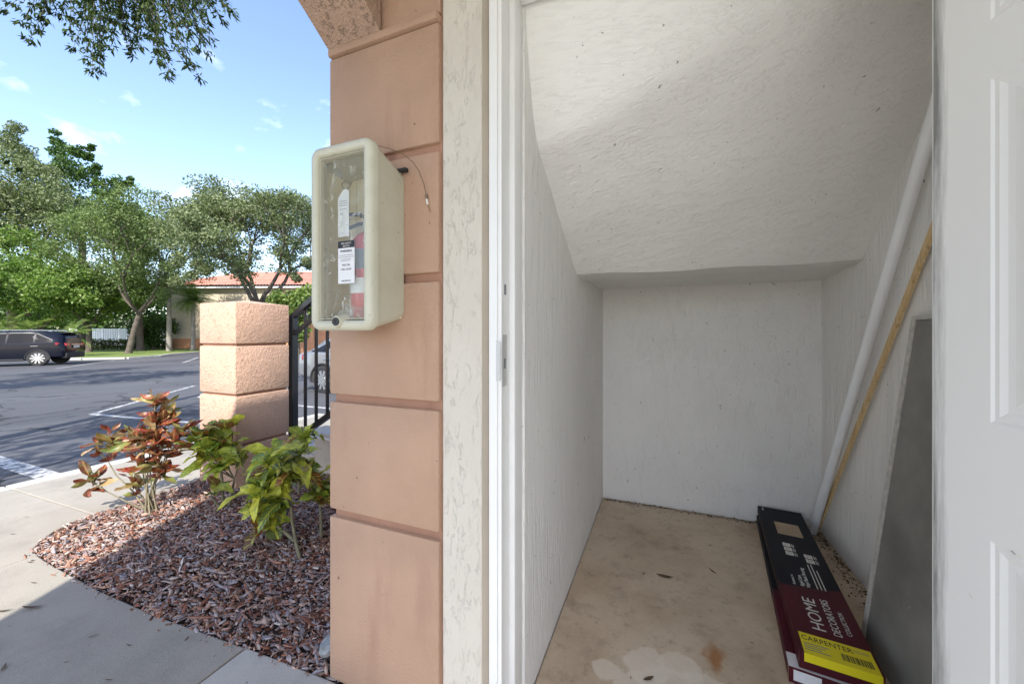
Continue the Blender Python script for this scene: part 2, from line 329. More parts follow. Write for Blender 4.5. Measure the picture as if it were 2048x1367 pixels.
# ------------------------------------------------------------------ mesh helpers
class MB:
    def __init__(s): s.v = []; s.f = []
    def add(s, vs, fs):
        o = len(s.v); s.v += [tuple(x) for x in vs]; s.f += [tuple(i + o for i in q) for q in fs]; return s
    def box(s, x0, x1, y0, y1, z0, z1, bev=0):
        if not bev:
            return s.add([(x0, y0, z0), (x1, y0, z0), (x1, y1, z0), (x0, y1, z0), (x0, y0, z1), (x1, y0, z1), (x1, y1, z1), (x0, y1, z1)],
                         [(3, 2, 1, 0), (4, 5, 6, 7), (0, 1, 5, 4), (1, 2, 6, 5), (2, 3, 7, 6), (3, 0, 4, 7)])
        bm = bmesh.new(); bmesh.ops.create_cube(bm, size=1)
        for v in bm.verts: v.co = Vector(((x0 + x1) / 2 + v.co.x * (x1 - x0), (y0 + y1) / 2 + v.co.y * (y1 - y0), (z0 + z1) / 2 + v.co.z * (z1 - z0)))
        bmesh.ops.bevel(bm, geom=bm.edges[:], offset=bev, segments=2, profile=.5, affect='EDGES')
        return s.bm(bm)
    def bm(s, bm):
        bm.verts.index_update(); s.add([v.co[:] for v in bm.verts], [[v.index for v in f.verts] for f in bm.faces]); bm.free(); return s
    def tube(s, pts, rad, n=8, cap=True):
        pts = [Vector(p) for p in pts]
        if not hasattr(rad, '__len__'): rad = [rad] * len(pts)
        vs = []; fs = []; prev = None
        for i, p in enumerate(pts):
            d = (pts[min(i + 1, len(pts) - 1)] - pts[max(i - 1, 0)]).normalized()
            if prev is None:
                a = Vector((0, 0, 1)) if abs(d.z) < .9 else Vector((1, 0, 0)); u = d.cross(a).normalized()
            else: u = (prev - d * prev.dot(d)).normalized()
            prev = u; vv = d.cross(u)
            for k in range(n):
                a = 2 * math.pi * k / n; vs.append(p + (u * math.cos(a) + vv * math.sin(a)) * rad[i])
        for i in range(len(pts) - 1):
            for k in range(n):
                fs.append((i * n + k, i * n + (k + 1) % n, (i + 1) * n + (k + 1) % n, (i + 1) * n + k))
        if cap: fs += [tuple(range(n))[::-1], tuple(range((len(pts) - 1) * n, len(pts) * n))]
        return s.add(vs, fs)
    def prism(s, poly, a, b, axis='z'):
        n = len(poly)
        def P(q, h):
            return {'z': (q[0], q[1], h), 'x': (h, q[0], q[1]), 'y': (q[0], h, q[1])}[axis]
        vs = [P(q, a) for q in poly] + [P(q, b) for q in poly]
        fs = [tuple(range(n))[::-1], tuple(range(n, 2 * n))] + [(i, (i + 1) % n, n + (i + 1) % n, n + i) for i in range(n)]
        return s.add(vs, fs)
    def lathe(s, prof, c=(0, 0, 0), n=20):
        vs = []; fs = []
        for r, z in prof:
            for k in range(n): a = 2 * math.pi * k / n; vs.append((c[0] + r * math.cos(a), c[1] + r * math.sin(a), c[2] + z))
        for i in range(len(prof) - 1):
            for k in range(n): fs.append((i * n + k, i * n + (k + 1) % n, (i + 1) * n + (k + 1) % n, (i + 1) * n + k))
        fs += [tuple(range(n))[::-1], tuple(range((len(prof) - 1) * n, len(prof) * n))]
        return s.add(vs, fs)
    def mesh(s, name, mat, smooth=None, normals=True):
        me = bpy.data.meshes.new(name); me.from_pydata(s.v, [], s.f)
        if normals:
            bm = bmesh.new(); bm.from_mesh(me); bmesh.ops.recalc_face_normals(bm, faces=bm.faces[:]); bm.to_mesh(me); bm.free()
        me.materials.append(M[mat] if isinstance(mat, str) else mat)
        if smooth is not None:
            me.polygons.foreach_set('use_smooth', [True] * len(me.polygons))
            if smooth < 180: me.set_sharp_from_angle(angle=R(smooth))
        return me
    def obj(s, name, mat, parent=None, smooth=None, normals=True):
        return link(bpy.data.objects.new(name, s.mesh(name, mat, smooth, normals)), parent)
def link(o, parent=None):
    COL.objects.link(o)
    if parent is not None: o.parent = parent
    return o
def tag(o, label, cat, group=None):
    o['label'] = label; o['category'] = cat
    if group: o['group'] = group
    return o
def thing(name, label, cat, loc=(0, 0, 0), rz=0, group=None):
    o = bpy.data.objects.new(name, None); o.empty_display_size = .1; link(o); o.location = loc; o.rotation_euler = (0, 0, rz)
    return tag(o, label, cat, group)
def struct(o): o['kind'] = 'structure'; return o
def stuff(o): o['kind'] = 'stuff'; return o
def npmesh(name, V, F, mat, parent=None):
    me = bpy.data.meshes.new(name); nv = len(V); nf = len(F); k = F.shape[1]
    me.vertices.add(nv); me.vertices.foreach_set('co', V.astype(np.float32).ravel())
    me.loops.add(nf * k); me.loops.foreach_set('vertex_index', F.astype(np.int32).ravel())
    me.polygons.add(nf); me.polygons.foreach_set('loop_start', np.arange(0, nf * k, k, dtype=np.int32))
    me.update(calc_edges=True); me.materials.append(M[mat])
    return link(bpy.data.objects.new(name, me), parent)
def text(body, size, mat, parent, mtx, name='lettering', sx=1, align='LEFT', extrude=.0003, bold=0):
    cu = bpy.data.curves.new(name, 'FONT'); cu.body = body; cu.size = size; cu.align_x = align; cu.extrude = extrude; cu.offset = bold; cu.resolution_u = 3
    tmp = bpy.data.objects.new(name, cu); COL.objects.link(tmp)
    bpy.context.view_layer.update()
    me = bpy.data.meshes.new_from_object(tmp.evaluated_get(bpy.context.evaluated_depsgraph_get()))
    bpy.data.objects.remove(tmp); bpy.data.curves.remove(cu)
    for v in me.vertices: v.co.x *= sx
    me.materials.clear(); me.materials.append(M[mat])
    o = link(bpy.data.objects.new(name, me), parent); o.matrix_local = mtx; return o

# ------------------------------------------------------------------ ground, lot, lawn
def lotz(x): return -.13 + .0095 * (x + 5) if x < -5 else -.13
struct(MB().add([(-900, -900, -.9), (900, -900, -.9), (900, 900, -.9), (-900, 900, -.9)], [(0, 1, 2, 3)]).obj('ground', 'grass'))
a = MB()
xs = [-5.02, -12, -20, -30, -45, -75]
for i in range(len(xs) - 1):
    x0, x1 = xs[i], xs[i + 1]
    a.add([(x0, -60, lotz(x0)), (x0, 70, lotz(x0)), (x1, 70, lotz(x1)), (x1, -60, lotz(x1))], [(0, 1, 2, 3)])
a.add([(-5.02, 4.4, -.13), (40, 4.4, -.13), (40, 70, -.13), (-5.02, 70, -.13)], [(0, 1, 2, 3)])
struct(a.obj('parking_lot', 'asphalt'))
def stripe(pts, wd, idx):
    (x0, y0), (x1, y1) = pts; d = Vector((x1 - x0, y1 - y0, 0)).normalized(); n = Vector((-d.y, d.x, 0)) * wd / 2
    q = [Vector((x0, y0, 0)) + n, Vector((x0, y0, 0)) - n, Vector((x1, y1, 0)) - n, Vector((x1, y1, 0)) + n]
    o = MB().add([(v.x, v.y, lotz(v.x) + .004 + (.001 if idx % 2 else 0)) for v in q], [(0, 1, 2, 3)]).obj('parking_line', 'paint')
    struct(o)
for i, (p, wd) in enumerate([(((-5.35, 1.72), (-10.2, 1.78)), .16), (((-5.35, 3.72), (-9.3, 3.40)), .10), (((-9.3, 3.40), (-12.0, 6.4)), .10), (((-5.35, 5.2), (-9.6, 5.2)), .10),
                            (((-23.5, 12.0), (-28.5, 15.4)), .12), (((-25, 8.0), (-30.2, 12.0)), .12), (((-9.6, 5.2), (-12.4, 8.2)), .10), (((-28, 19), (-33, 22)), .12)]):
    stripe(p, wd, i)
lawn_edge = [(-50, -40), (-46, 0), (-40.4, 10.5), (-36.5, 11.0), (-33.2, 11.8), (-31.6, 13.1), (-32.3, 15.0), (-34.1, 16.6), (-36.1, 19.8), (-38, 24), (-40, 34), (-44, 62)]
lawn = lawn_edge + [(-260, 150), (-260, -60)]
struct(MB().prism(lawn, -.89, -.29).obj('lawn', 'grass'))
a = MB()
for i in range(len(lawn_edge) - 1):
    p, q = Vector(lawn_edge[i]), Vector(lawn_edge[i + 1]); d = (q - p).normalized(); n = Vector((d.y, -d.x)) * .16
    a.add([(p.x, p.y, -.6), (q.x, q.y, -.6), (q.x + n.x, q.y + n.y, -.6), (p.x + n.x, p.y + n.y, -.6), (p.x, p.y, -.26), (q.x, q.y, -.26), (q.x + n.x, q.y + n.y, -.27), (p.x + n.x, p.y + n.y, -.27)],
          [(3, 2, 1, 0), (4, 5, 6, 7), (0, 1, 5, 4), (1, 2, 6, 5), (2, 3, 7, 6), (3, 0, 4, 7)])
struct(a.obj('far_kerb', 'kerb'))

# near walkway: slabs
walk = bpy.data.objects.new('walkway', None); link(walk); struct(walk)
MB().box(-5.0, 4.0, -2.6, 4.35, -.5, -.13).obj('walkway_base', 'soil', walk)
GAP = .004
def slab(poly, name='slab', top=0.0, mat='walk'):
    bm = bmesh.new(); vs = [bm.verts.new((x, y, top)) for x, y in poly]; f = bm.faces.new(vs)
    if f.normal.z < 0: f.normal_flip()
    r = bmesh.ops.extrude_face_region(bm, geom=[f]); dn = [v for v in r['geom'] if isinstance(v, bmesh.types.BMVert)]
    for v in dn: v.co.z = -.125
    bmesh.ops.recalc_face_normals(bm, faces=bm.faces[:])
    te = [e for e in bm.edges if all(abs(v.co.z - top) < 1e-6 for v in e.verts)]
    bmesh.ops.bevel(bm, geom=te, offset=.006, segments=2, profile=.5, affect='EDGES')
    return MB().bm(bm).obj(name, mat, walk)
curve = [(-3.33, .985), (-3.40, 1.0), (-3.49, 1.055), (-3.58, 1.14), (-3.64, 1.25), (-3.66, 1.34)]
curve2 = [(-3.66, 1.345), (-3.665, 1.5), (-3.66, 1.75), (-3.66, 2.5), (-3.66, 4.3)]
K = -4.86
slab([(K, 1.322)] + [(-3.664, 1.345)] + curve2[1:] + [(K, 4.3)])
slab([(K, .6), (-3.286, .83), (-3.286, .982)] + curve + [(K, 1.318)][:1] if False else [(K, -.9), (-3.29, -.9), (-3.29, .982)] + curve + [(K, 1.316)])
slab([(-3.284, -.9), (-1.552, -.9), (-1.548, 1.0), (-2.1, .965), (-2.55, .957), (-3.05, .966), (-3.284, .978)])
slab([(-1.544, -.9), (.4, -.9), (.4, 1.05), (-.55, 1.05), (-.66, 1.02), (-1.13, 1.02), (-1.54, 1.003)], mat='porch_slab')
slab([(.404, -.9), (3.9, -.9), (3.9, 1.03), (.404, 1.03)], mat='porch_slab')
for x0, x1 in ((K, -3.29), (-3.284, -1.552), (-1.546, .4), (.404, 3.9)):
    slab([(x0, -2.6), (x1, -2.6), (x1, -.904), (x0, -.904)], mat='walk' if x1 < -1.6 else 'porch_slab')
for y0, y1 in ((-2.6, -.4), (-.396, 1.319), (1.323, 2.8), (2.804, 4.35)):
    MB().box(-5.01, K - .003, y0, y1, -.45, .002, .012).obj('kerb_stone', 'kerb', walk)
# unseen open ground before the porch, kept pale to bounce sun inside
struct(MB().box(-5.0, 14, -16, -2.604, -.5, -.01).obj('front_bounce_path', 'porch_slab'))

# ------------------------------------------------------------------ mulch bed
bed_poly = [(-3.33, .99), (-3.40, 1.005), (-3.49, 1.06), (-3.58, 1.145), (-3.635, 1.25), (-3.655, 1.34), (-3.66, 1.5), (-3.655, 1.75), (-3.655, 2.6), (-1.0, 2.6), (-1.0, 1.04), (-1.54, 1.008), (-2.1, .97), (-2.55, .962), (-3.05, .972)]
struct(MB().prism(bed_poly, -.3, -.02).obj('planting_bed_soil', 'soil'))
def inside(x, y, poly):
    r = np.zeros(len(x), bool); n = len(poly)
    for i in range(n):
        (x0, y0), (x1, y1) = poly[i], poly[i - 1]
        c = ((y0 > y) != (y1 > y)) & (x < (x1 - x0) * (y - y0) / (y1 - y0 + 1e-12) + x0); r ^= c
    return r
def mulch(n, fs=1.0, zo=0.0, pts=None):
    x = rng.uniform(-3.66, -1.0, n * 2); y = rng.uniform(.96, 2.5, n * 2)
    k = inside(x, y, bed_poly); x = x[k][:n]; y = y[k][:n]; n = len(x)
    if pts is not None: x, y = pts; n = len(x)
    z = rng.uniform(-.018, .016, n) + .012 * np.sin(x * 3.1) * np.cos(y * 2.7)
    z = z + zo if pts is None else np.full(n, .003); ln = rng.gamma(3.0, .0105, n).clip(.010, .10) * fs ; wd = ln * rng.uniform(.14, .42, n); wd = wd.clip(.004, .018); th = rng.uniform(.0015, .006, n)
    yaw = rng.normal(-.15, .75, n); pit = rng.normal(0, .22, n); rol = rng.normal(0, .4, n)
    cy, sy, cp, sp, cr_, sr = np.cos(yaw), np.sin(yaw), np.cos(pit), np.sin(pit), np.cos(rol), np.sin(rol)
    base = np.array([[-.5, -.2, -.5], [.5, -.15, -.5], [.5, .2, -.5], [-.5, .15, -.5], [-.42, -.2, .5], [.4, -.25, .5], [.45, .2, .5], [-.35, .28, .5], [0, -.55, 0], [.05, .55, 0]])
    B = np.repeat(base[None], n, 0); B += rng.normal(0, .07, B.shape)
    B = B * np.stack([ln, wd, th], 1)[:, None, :]
    B[:, 8:, 2] += (th * .6 * rng.normal(0, 1, n))[:, None]
    X, Y, Z = B[..., 0], B[..., 1], B[..., 2]
    Y, Z = Y * cr_[:, None] - Z * sr[:, None], Y * sr[:, None] + Z * cr_[:, None]
    X, Z = X * cp[:, None] - Z * sp[:, None], X * sp[:, None] + Z * cp[:, None]
    X, Y = X * cy[:, None] - Y * sy[:, None], X * sy[:, None] + Y * cy[:, None]
    V = np.stack([X + x[:, None], Y + y[:, None], Z + z[:, None]], -1).reshape(-1, 3)
    t = np.array([(4, 8, 5), (4, 5, 6), (4, 6, 7), (7, 6, 9), (0, 8, 4), (8, 1, 5), (9, 6, 2), (3, 7, 9), (0, 4, 7), (0, 7, 3), (1, 2, 6), (1, 6, 5)])
    F = (t[None] + (np.arange(n) * 10)[:, None, None]).reshape(-1, 3)
    return V, F
V, F = mulch(22000); V2, F2 = mulch(14000, .5, .004); F = np.concatenate([F, F2 + len(V)]); V = np.concatenate([V, V2])
ed = [(-1.2, 1.015), (-1.54, 1.0), (-2.1, .965), (-2.55, .957), (-3.05, .967), (-3.33, .985), (-3.49, 1.055), (-3.64, 1.25), (-3.66, 1.7)]
ex_, ey_ = [], []
for i in range(len(ed) - 1):
    (xa, ya), (xb, yb) = ed[i], ed[i + 1]; l_ = math.hypot(xb - xa, yb - ya); nn_ = int(l_ * 75)
    u_ = rng.random(nn_); o_f = rng.exponential(.014, nn_) - .006; ex_.append(xa + (xb - xa) * u_ + (yb - ya) / l_ * o_f * 1); ey_.append(ya + (yb - ya) * u_ - (xb - xa) / l_ * o_f * -1)
V3, F3 = mulch(10, .5, 0, (np.concatenate(ex_), np.concatenate(ey_))); F = np.concatenate([F, F3 + len(V)]); V = np.concatenate([V, V3])
o = stuff(npmesh('bark_mulch', V, F, 'mulch')); o['label'] = 'red and grey bark mulch filling the curved planting bed'; o['category'] = 'mulch'

# ------------------------------------------------------------------ porch: pillar, arch, walls, roof
PX0, PX1, PY = -1.126, -.662, 1.025
pil = thing('corner_pillar', 'tan stucco corner pillar of stacked blocks carrying the extinguisher cabinet', 'pillar', (PX0, PY, 0))
def at0(mb, name, mat, parent, smooth=None):
    o = mb.obj(name, mat, parent, smooth)
    return o
def local(mb, off): mb.v = [(x - off[0], y - off[1], z - off[2]) for x, y, z in mb.v]; return mb
OFF = (PX0, PY, 0)
# joints of the blocks, heights read on the pillar's front face
J = [0.0, .602, 1.017, 1.430, 1.844, 2.240]
local(MB().box(PX0 + .016, PX1 + .004, PY + .016, 2.46, .0, 2.9), OFF).obj('core', 'tan_groove', pil)
for i in range(5):
    z0 = J[i] + (.0 if i == 0 else .014); z1 = J[i + 1] - (.014 if i < 4 else .0)
    local(MB().box(PX0, PX1, PY, 1.55, z0, z1, .007), OFF).obj('block', 'tan', pil, 40)
local(MB().box(PX0 + .002, PX1, PY - .012, 1.5, 2.242, 2.272, .008), OFF).obj('ledge', 'tan', pil, 40)
local(MB().box(PX0 + .012, PX1 + .002, PY + .006, 1.5, 2.272, 2.80), OFF).obj('upper_block', 'tan', pil)
# arch wall
ar = thing('arch_wall', 'tan stucco arch springing from the corner pillar over the porch opening', 'arch', (-1.0, -.285, 0))
span = 1.31; rad = span / math.sin(R(35)); zc = 2.268 - rad * math.cos(R(35)); yc = PY - span - .004
pts = []
for i in range(25):
    an = R(35) * (1 - 2 * i / 24); pts.append((yc + rad * math.sin(an), zc + rad * math.cos(an)))
outer = pts + [(yc - span, 2.8), (yc + span, 2.8)]
local(MB().prism(outer, PX0 + .004, -.889, 'x'), (-1.0, -.285, 0)).obj('arch', 'tan_arch', ar)
local(MB().box(PX0, -.889, -2.0, yc - span - .002, 0, 2.8, .006), (-1.0, -.285, 0)).obj('end_pier', 'tan', ar)
# stucco front wall
wl = thing('stucco_wall', 'cream rough stucco wall strip between pillar and white door frame', 'wall', (-.6, 1.04, 0))
OW = (-.6, 1.04, 0)
SY = 1.036
local(MB().box(PX1 + .006, -.515, SY, 1.19, 0, 2.8, .006), OW).obj('wall_strip', 'cream', wl)
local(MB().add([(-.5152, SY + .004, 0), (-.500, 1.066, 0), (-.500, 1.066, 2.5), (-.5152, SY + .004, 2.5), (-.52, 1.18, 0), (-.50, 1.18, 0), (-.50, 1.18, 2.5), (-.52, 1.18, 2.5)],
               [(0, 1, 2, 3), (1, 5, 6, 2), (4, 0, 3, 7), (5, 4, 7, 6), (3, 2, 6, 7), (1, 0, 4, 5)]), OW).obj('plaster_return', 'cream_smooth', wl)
local(MB().box(-.512, .66, SY, 1.19, 2.46, 2.8, .004), OW).obj('wall_over_door', 'cream', wl)
local(MB().box(.672, 3.2, SY, 1.19, 0, 2.8, .004), OW).obj('wall_beside_door', 'cream', wl)
# porch roof and posts; unseen roof outline shaped to steer sun and shade
pr = thing('porch_roof', 'unseen porch roof over the closet entrance, shaped to steer sun and shade', 'roof', (0, 0, 2.8))
local(MB().box(-1.42, -.1, -2.05, 1.0, 2.804, 2.84), (0, 0, 2.8)).obj('ceiling_panel', 'porch_ceil', pr)
local(MB().box(-.098, 3.3, -1.70, 1.0, 2.804, 2.84), (0, 0, 2.8)).obj('ceiling_panel', 'porch_ceil', pr)
local(MB().box(-1.42, -.1, -2.05, 2.2, 2.845, 4.75), (0, 0, 2.8)).obj('shade_block', 'tan', pr)  # tall solid block, added to throw the walkway shadow
local(MB().box(-.098, 3.3, -1.70, 2.2, 2.845, 4.75), (0, 0, 2.8)).obj('shade_block', 'tan', pr)  # front edge set back to let sun onto the porch floor
pc = thing('porch_post', 'tan stucco post holding the far porch corner', 'post', (3.0, -1.50, 0))
MB().box(-.2, .2, -.15, .15, 0, 2.8, .01).obj('shaft', 'tan', pc); MB().box(-.24, .24, -.19, .19, 0, .3, .012).obj('plinth', 'tan', pc)

# ------------------------------------------------------------------ storage closet
CL, CR, CB, CF = -.432, .93, 2.95, 1.19
ZF = -.006
struct(MB().box(CL + .005, CR - .006, 1.05, CB - .008, -.1, ZF).obj('closet_floor', 'closet_floor'))
struct(MB().box(CL - .1, CR + .1, 1.06, CB + .1, -.2, -.101).obj('closet_subfloor', 'soil'))
struct(MB().box(CL - .06, CL, CF, CB + .05, -.1, 3.0).obj('closet_wall_left', 'closet_wall'))
struct(MB().box(CR, CR + .08, CF, CB + .05, -.1, 3.2).obj('closet_wall_right', 'closet_wall'))
struct(MB().box(CL - .001, CR + .001, CB, CB + .08, -.1, 2.4).obj('closet_wall_back', 'closet_back'))
def ceiling():
    nx, ny = 26, 60; vs = []; fs = []
    for j in range(ny + 1):
        v = j / ny
        for i in range(nx + 1):
            u = i / nx; x = CL - .02 + (CR - CL + .04) * u
            # left and right rake of the stair underside
            yl = 2.0 + (1.17 - 2.0) * v; zl = 1.566 + .55 * (2.0 - yl)
            yr = 2.42 + (1.19 - 2.42) * v; zr = 1.620 + .98 * (2.42 - yr)
            e = u ** 1.25
            k = max(0, (v - .78) / .22); zl += .46 * k ** 2.2
            y = yl + (yr - yl) * u; z = zl + (zr - zl) * e
            z += .004 * math.sin(x * 9 + y * 5) + .003 * math.sin(y * 17 - x * 4)
            vs.append((x, y, z))
    for j in range(ny):
        for i in range(nx): k = j * (nx + 1) + i; fs.append((k, k + 1, k + nx + 2, k + nx + 1))
    return MB().add(vs, fs)
struct(ceiling().obj('closet_ceiling', 'closet_ceil', None, 180))
# short level soffit at the back
a = MB(); n = 20; vs = []; fs = []
for i in range(n + 1):
    u = i / n; x = CL - .02 + (CR - CL + .04) * u; yf = 2.0 + .42 * u; zf = 1.566 + .054 * u ** 1.25
    zf += .004 * math.sin(x * 9 + yf * 5) + .003 * math.sin(yf * 17 - x * 4)
    for k in range(7):
        v = k / 6; vs.append((x, yf + (CB + .02 - yf) * v, zf + (1.585 - zf) * v - .012 * math.sin(math.pi * min(1, v * 3)) * (v < .34)))
for i in range(n):
    for k in range(6): q = i * 7 + k; fs.append((q, q + 1, q + 8, q + 7))
struct(a.add(vs, fs).obj('closet_soffit', 'closet_back', None, 180))
struct(MB().box(CL - .2, CR + .2, 1.2, CB + .15, 3.05, 3.1).obj('closet_lid', 'closet_back'))

# ------------------------------------------------------------------ door frame and door
df = thing('door_frame', 'white wooden door frame with strike plates beside the stucco strip', 'door frame', (-.46, 1.07, 0)); OD = (-.46, 1.07, 0)
DH = 2.40
local(MB().box(-.4995, -.460, 1.060, 1.185, 0, DH, .0015), OD).obj('jamb', 'white_paint', df)
local(MB().box(-.4598, -.4395, 1.118, 1.188, 0, DH, .003), OD).obj('door_stop', 'white_paint', df, 40)
local(MB().box(-.4994, -.472, 1.053, 1.0598, 0, DH, .0015), OD).obj('casing_bead', 'white_paint', df)
local(MB().box(.600, .640, 1.062, 1.185, 0, DH, .002), OD).obj('jamb', 'white_paint', df)
local(MB().box(.583, .5998, 1.13, 1.187, 0, DH, .002), OD).obj('door_stop', 'white_paint', df)
local(MB().box(-.4598, .5998, 1.063, 1.184, DH - .04, DH + .05, .002), OD).obj('header', 'white_paint', df)
local(MB().box(-.4394, .5828, 1.128, 1.187, DH - .055, DH - .0405, .002), OD).obj('header_stop', 'white_paint', df)
sp = local(MB().box(-.4599, -.4588, 1.063, 1.103, 1.085, 1.245, .0004), OD).obj('strike_plate', 'steel', df)
local(MB().box(-.474, -.4590, 1.0505, 1.0525, 1.105, 1.225, .0008), OD).obj('strike_lip', 'steel', df)
local(MB().box(-.4589, -.4582, 1.074, 1.090, 1.140, 1.172), OD).obj('latch_hole', 'ink_grey', df)
for z in (1.098, 1.232):
    local(MB().tube([(-.459, 1.083, z), (-.4575, 1.083, z)], .004, 10), OD).obj('screw', 'steel', df)
local(MB().box(-.4599, -.4590, 1.068, 1.100, 1.345, 1.435, .0003), OD).obj('deadbolt_plate', 'white_paint', df)
local(MB().box(-.4591, -.4584, 1.078, 1.094, 1.370, 1.402), OD).obj('deadbolt_hole', 'ink_grey', df)

DA = math.atan2(-.97, .24)
dr = thing('storage_door', 'open white panelled storage door with grimy hinge edge', 'door', (.549, 1.112, .012), DA)
def door_leaf():
    a = MB(); W, Hh, T = .90, 2.33, .042
    # local: x along the leaf from the hinge, the seen face at y = 0, leaf behind it at y > 0
    xs = [0, .112, .112 + .30, .112 + .30 + .09, .112 + .69 - .0, W]
    cols = [(.112, .404), (.496, .788)]
    rows = [(.22, .845), (1.068, 1.72), (1.83, 2.13)]
    gx = [0] + [c for p in cols for c in p] + [W]; gz = [0] + [c for p in rows for c in p] + [Hh]
    for face, s in ((0, 1), (T, -1)):
        for i in range(len(gx) - 1):
            for j in range(len(gz) - 1):
                x0, x1, z0, z1 = gx[i], gx[i + 1], gz[j], gz[j + 1]
                if i % 2 == 1 and j % 2 == 1:
                    prev = None
                    rings = [(0, 0), (.005, .0028), (.013, .0022), (.024, .0055), (.036, .0055), (.064, .002)]
                    for ins, dep in rings:
                        y = face + s * dep; r = [(x0 + ins, y, z0 + ins), (x1 - ins, y, z0 + ins), (x1 - ins, y, z1 - ins), (x0 + ins, y, z1 - ins)]
                        if prev:
                            a.add(prev + r, [(k, (k + 1) % 4, 4 + (k + 1) % 4, 4 + k) for k in range(4)])
                        prev = r
                    a.add(prev, [(0, 1, 2, 3)])
                else: a.add([(x0, face, z0), (x1, face, z0), (x1, face, z1), (x0, face, z1)], [(0, 1, 2, 3)])
    a.add([(0, 0, 0), (0, T, 0), (0, T, Hh), (0, 0, Hh)], [(0, 1, 2, 3)]); a.add([(W, 0, 0), (W, T, 0), (W, T, Hh), (W, 0, Hh)], [(0, 1, 2, 3)])
    a.add([(0, 0, 0), (W, 0, 0), (W, T, 0), (0, T, 0)], [(0, 1, 2, 3)]); a.add([(0, 0, Hh), (W, 0, Hh), (W, T, Hh), (0, T, Hh)], [(0, 1, 2, 3)])
    bm = bmesh.new()
    vv = [bm.verts.new(v) for v in a.v]
    for f in a.f: bm.faces.new([vv[i] for i in f])
    bmesh.ops.remove_doubles(bm, verts=bm.verts[:], dist=1e-5); bmesh.ops.recalc_face_normals(bm, faces=bm.faces[:])
    return MB().bm(bm)
door_leaf().obj('leaf', 'door', dr)
for z in (.25, 1.15, 2.0):
    MB().tube([(-.008, .03, z), (-.008, .03, z + .09)], .006, 10).obj('hinge', 'steel', dr, 40)
MB().tube([(.84, -.05, .95), (.84, .0, .95)], .012, 12).obj('knob_shank', 'steel', dr, 40)
kb = MB().lathe([(.012, 0), (.026, .01), (.028, .025), (.018, .036), (.004, .04)]).obj('knob', 'steel', dr, 60)
kb.location = (.84, -.045, .95); kb.rotation_euler = (R(90), 0, 0)

# ------------------------------------------------------------------ fire extinguisher cabinet
CX0, CX1, CFY, CZ0, CZ1 = -1.032, -.786, .862, 1.258, 1.828
OC = ((CX0 + CX1) / 2, PY, CZ0)
cab = thing('extinguisher_cabinet', 'aged beige plastic fire extinguisher cabinet mounted on the tan pillar', 'cabinet', OC)
def rrect(x0, x1, z0, z1, r, n=6):
    p = []
    for cx, cz, a0 in ((x1 - r, z1 - r, 0), (x0 + r, z1 - r, 90), (x0 + r, z0 + r, 180), (x1 - r, z0 + r, 270)):
        for k in range(n + 1): an = R(a0 + 90 * k / n); p.append((cx + r * math.cos(an), cz + r * math.sin(an)))
    return p
def loops(secs):
    a = MB(); n = len(secs[0][0]); vs = [(x, y, z) for poly, y in secs for x, z in poly]; fs = []
    for i in range(len(secs) - 1):
        for k in range(n): fs.append((i * n + k, i * n + (k + 1) % n, (i + 1) * n + (k + 1) % n, (i + 1) * n + k))
    return a.add(vs, fs)
def grow(d, **k): return rrect(CX0 - d, CX1 + d, CZ0 - d, CZ1 + d, max(.004, .034 + d))
B0, B1 = .905, PY - .001
body = [(rrect(CX0 + .030, CX1 - .026, CZ0 + .036, CZ1 - .036, .02), .9), (rrect(CX0 + .006, CX1 - .006, CZ0 + .006, CZ1 - .006, .03), .9), (rrect(CX0 + .012, CX1 - .010, CZ0 + .036, CZ1 - .046, .03), B1), (rrect(CX0 + .016, CX1 - .014, CZ0 + .040, CZ1 - .05, .03), B1 - .002), (rrect(CX0 + .016, CX1 - .014, CZ0 + .020, CZ1 - .022, .03), .9005)]
local(loops(body), OC).obj('body', 'beige', cab, 50)
fr = [(grow(-.012), .898), (grow(0.0), .894), (grow(.0), .878), (grow(-.004), .868), (grow(-.014), CFY), (grow(-.024), CFY + .001), (grow(-.030), CFY + .006), (grow(-.034), CFY + .034), (grow(-.033), .897), (grow(-.012), .898)]
local(loops(fr), OC).obj('door_frame', 'beige', cab, 60)
lp = [(grow(-.0342), CFY + .012), (grow(-.0345), CFY + .033), (grow(-.038), CFY + .034), (grow(-.037), CFY + .012), (grow(-.0342), CFY + .012)]
local(loops(lp), OC).obj('window_gasket', 'beige_dirty', cab, 50)
local(MB().prism(grow(-.0365), .884, .886, 'y'), OC).obj('window_pane', 'pane', cab)
local(MB().box(CX0 + .018, CX1 - .016, B1 - .012, B1 - .003, CZ0 + .04, CZ1 - .05), OC).obj('back_panel', 'cab_back', cab)
bp = cab.children[-1]
for z in (1.385, 1.515, 1.645):
    local(MB().box(CX0 + .02, CX1 - .018, B1 - .0135, B1 - .012, z, z + .0016), OC).obj('rib', 'beige_dirty', cab)
for x in (-.985, -.9):
    local(MB().box(x, x + .0016, B1 - .0132, B1 - .012, CZ0 + .045, CZ1 - .055), OC).obj('rib', 'beige_dirty', cab)
local(MB().box(CX0 + .0165, CX0 + .0185, .9015, B1 - .0125, CZ0 + .045, CZ1 - .055), OC).obj('side_liner', 'cab_back', cab)
for z in (1.385, 1.515, 1.645):
    local(MB().box(CX0 + .0186, CX0 + .0196, .9016, B1 - .0136, z, z + .0016), OC).obj('rib', 'beige_dirty', cab)
lk = local(MB().tube([(-.913, CFY + .03, 1.285), (-.913, CFY - .006, 1.285)], [.026, .017], 18), OC).obj('lock_boss', 'beige', cab, 50)
local(MB().tube([(-.913, CFY - .0065, 1.285), (-.913, CFY - .010, 1.285)], .0125, 16), OC).obj('lock', 'black_metal', cab, 50)
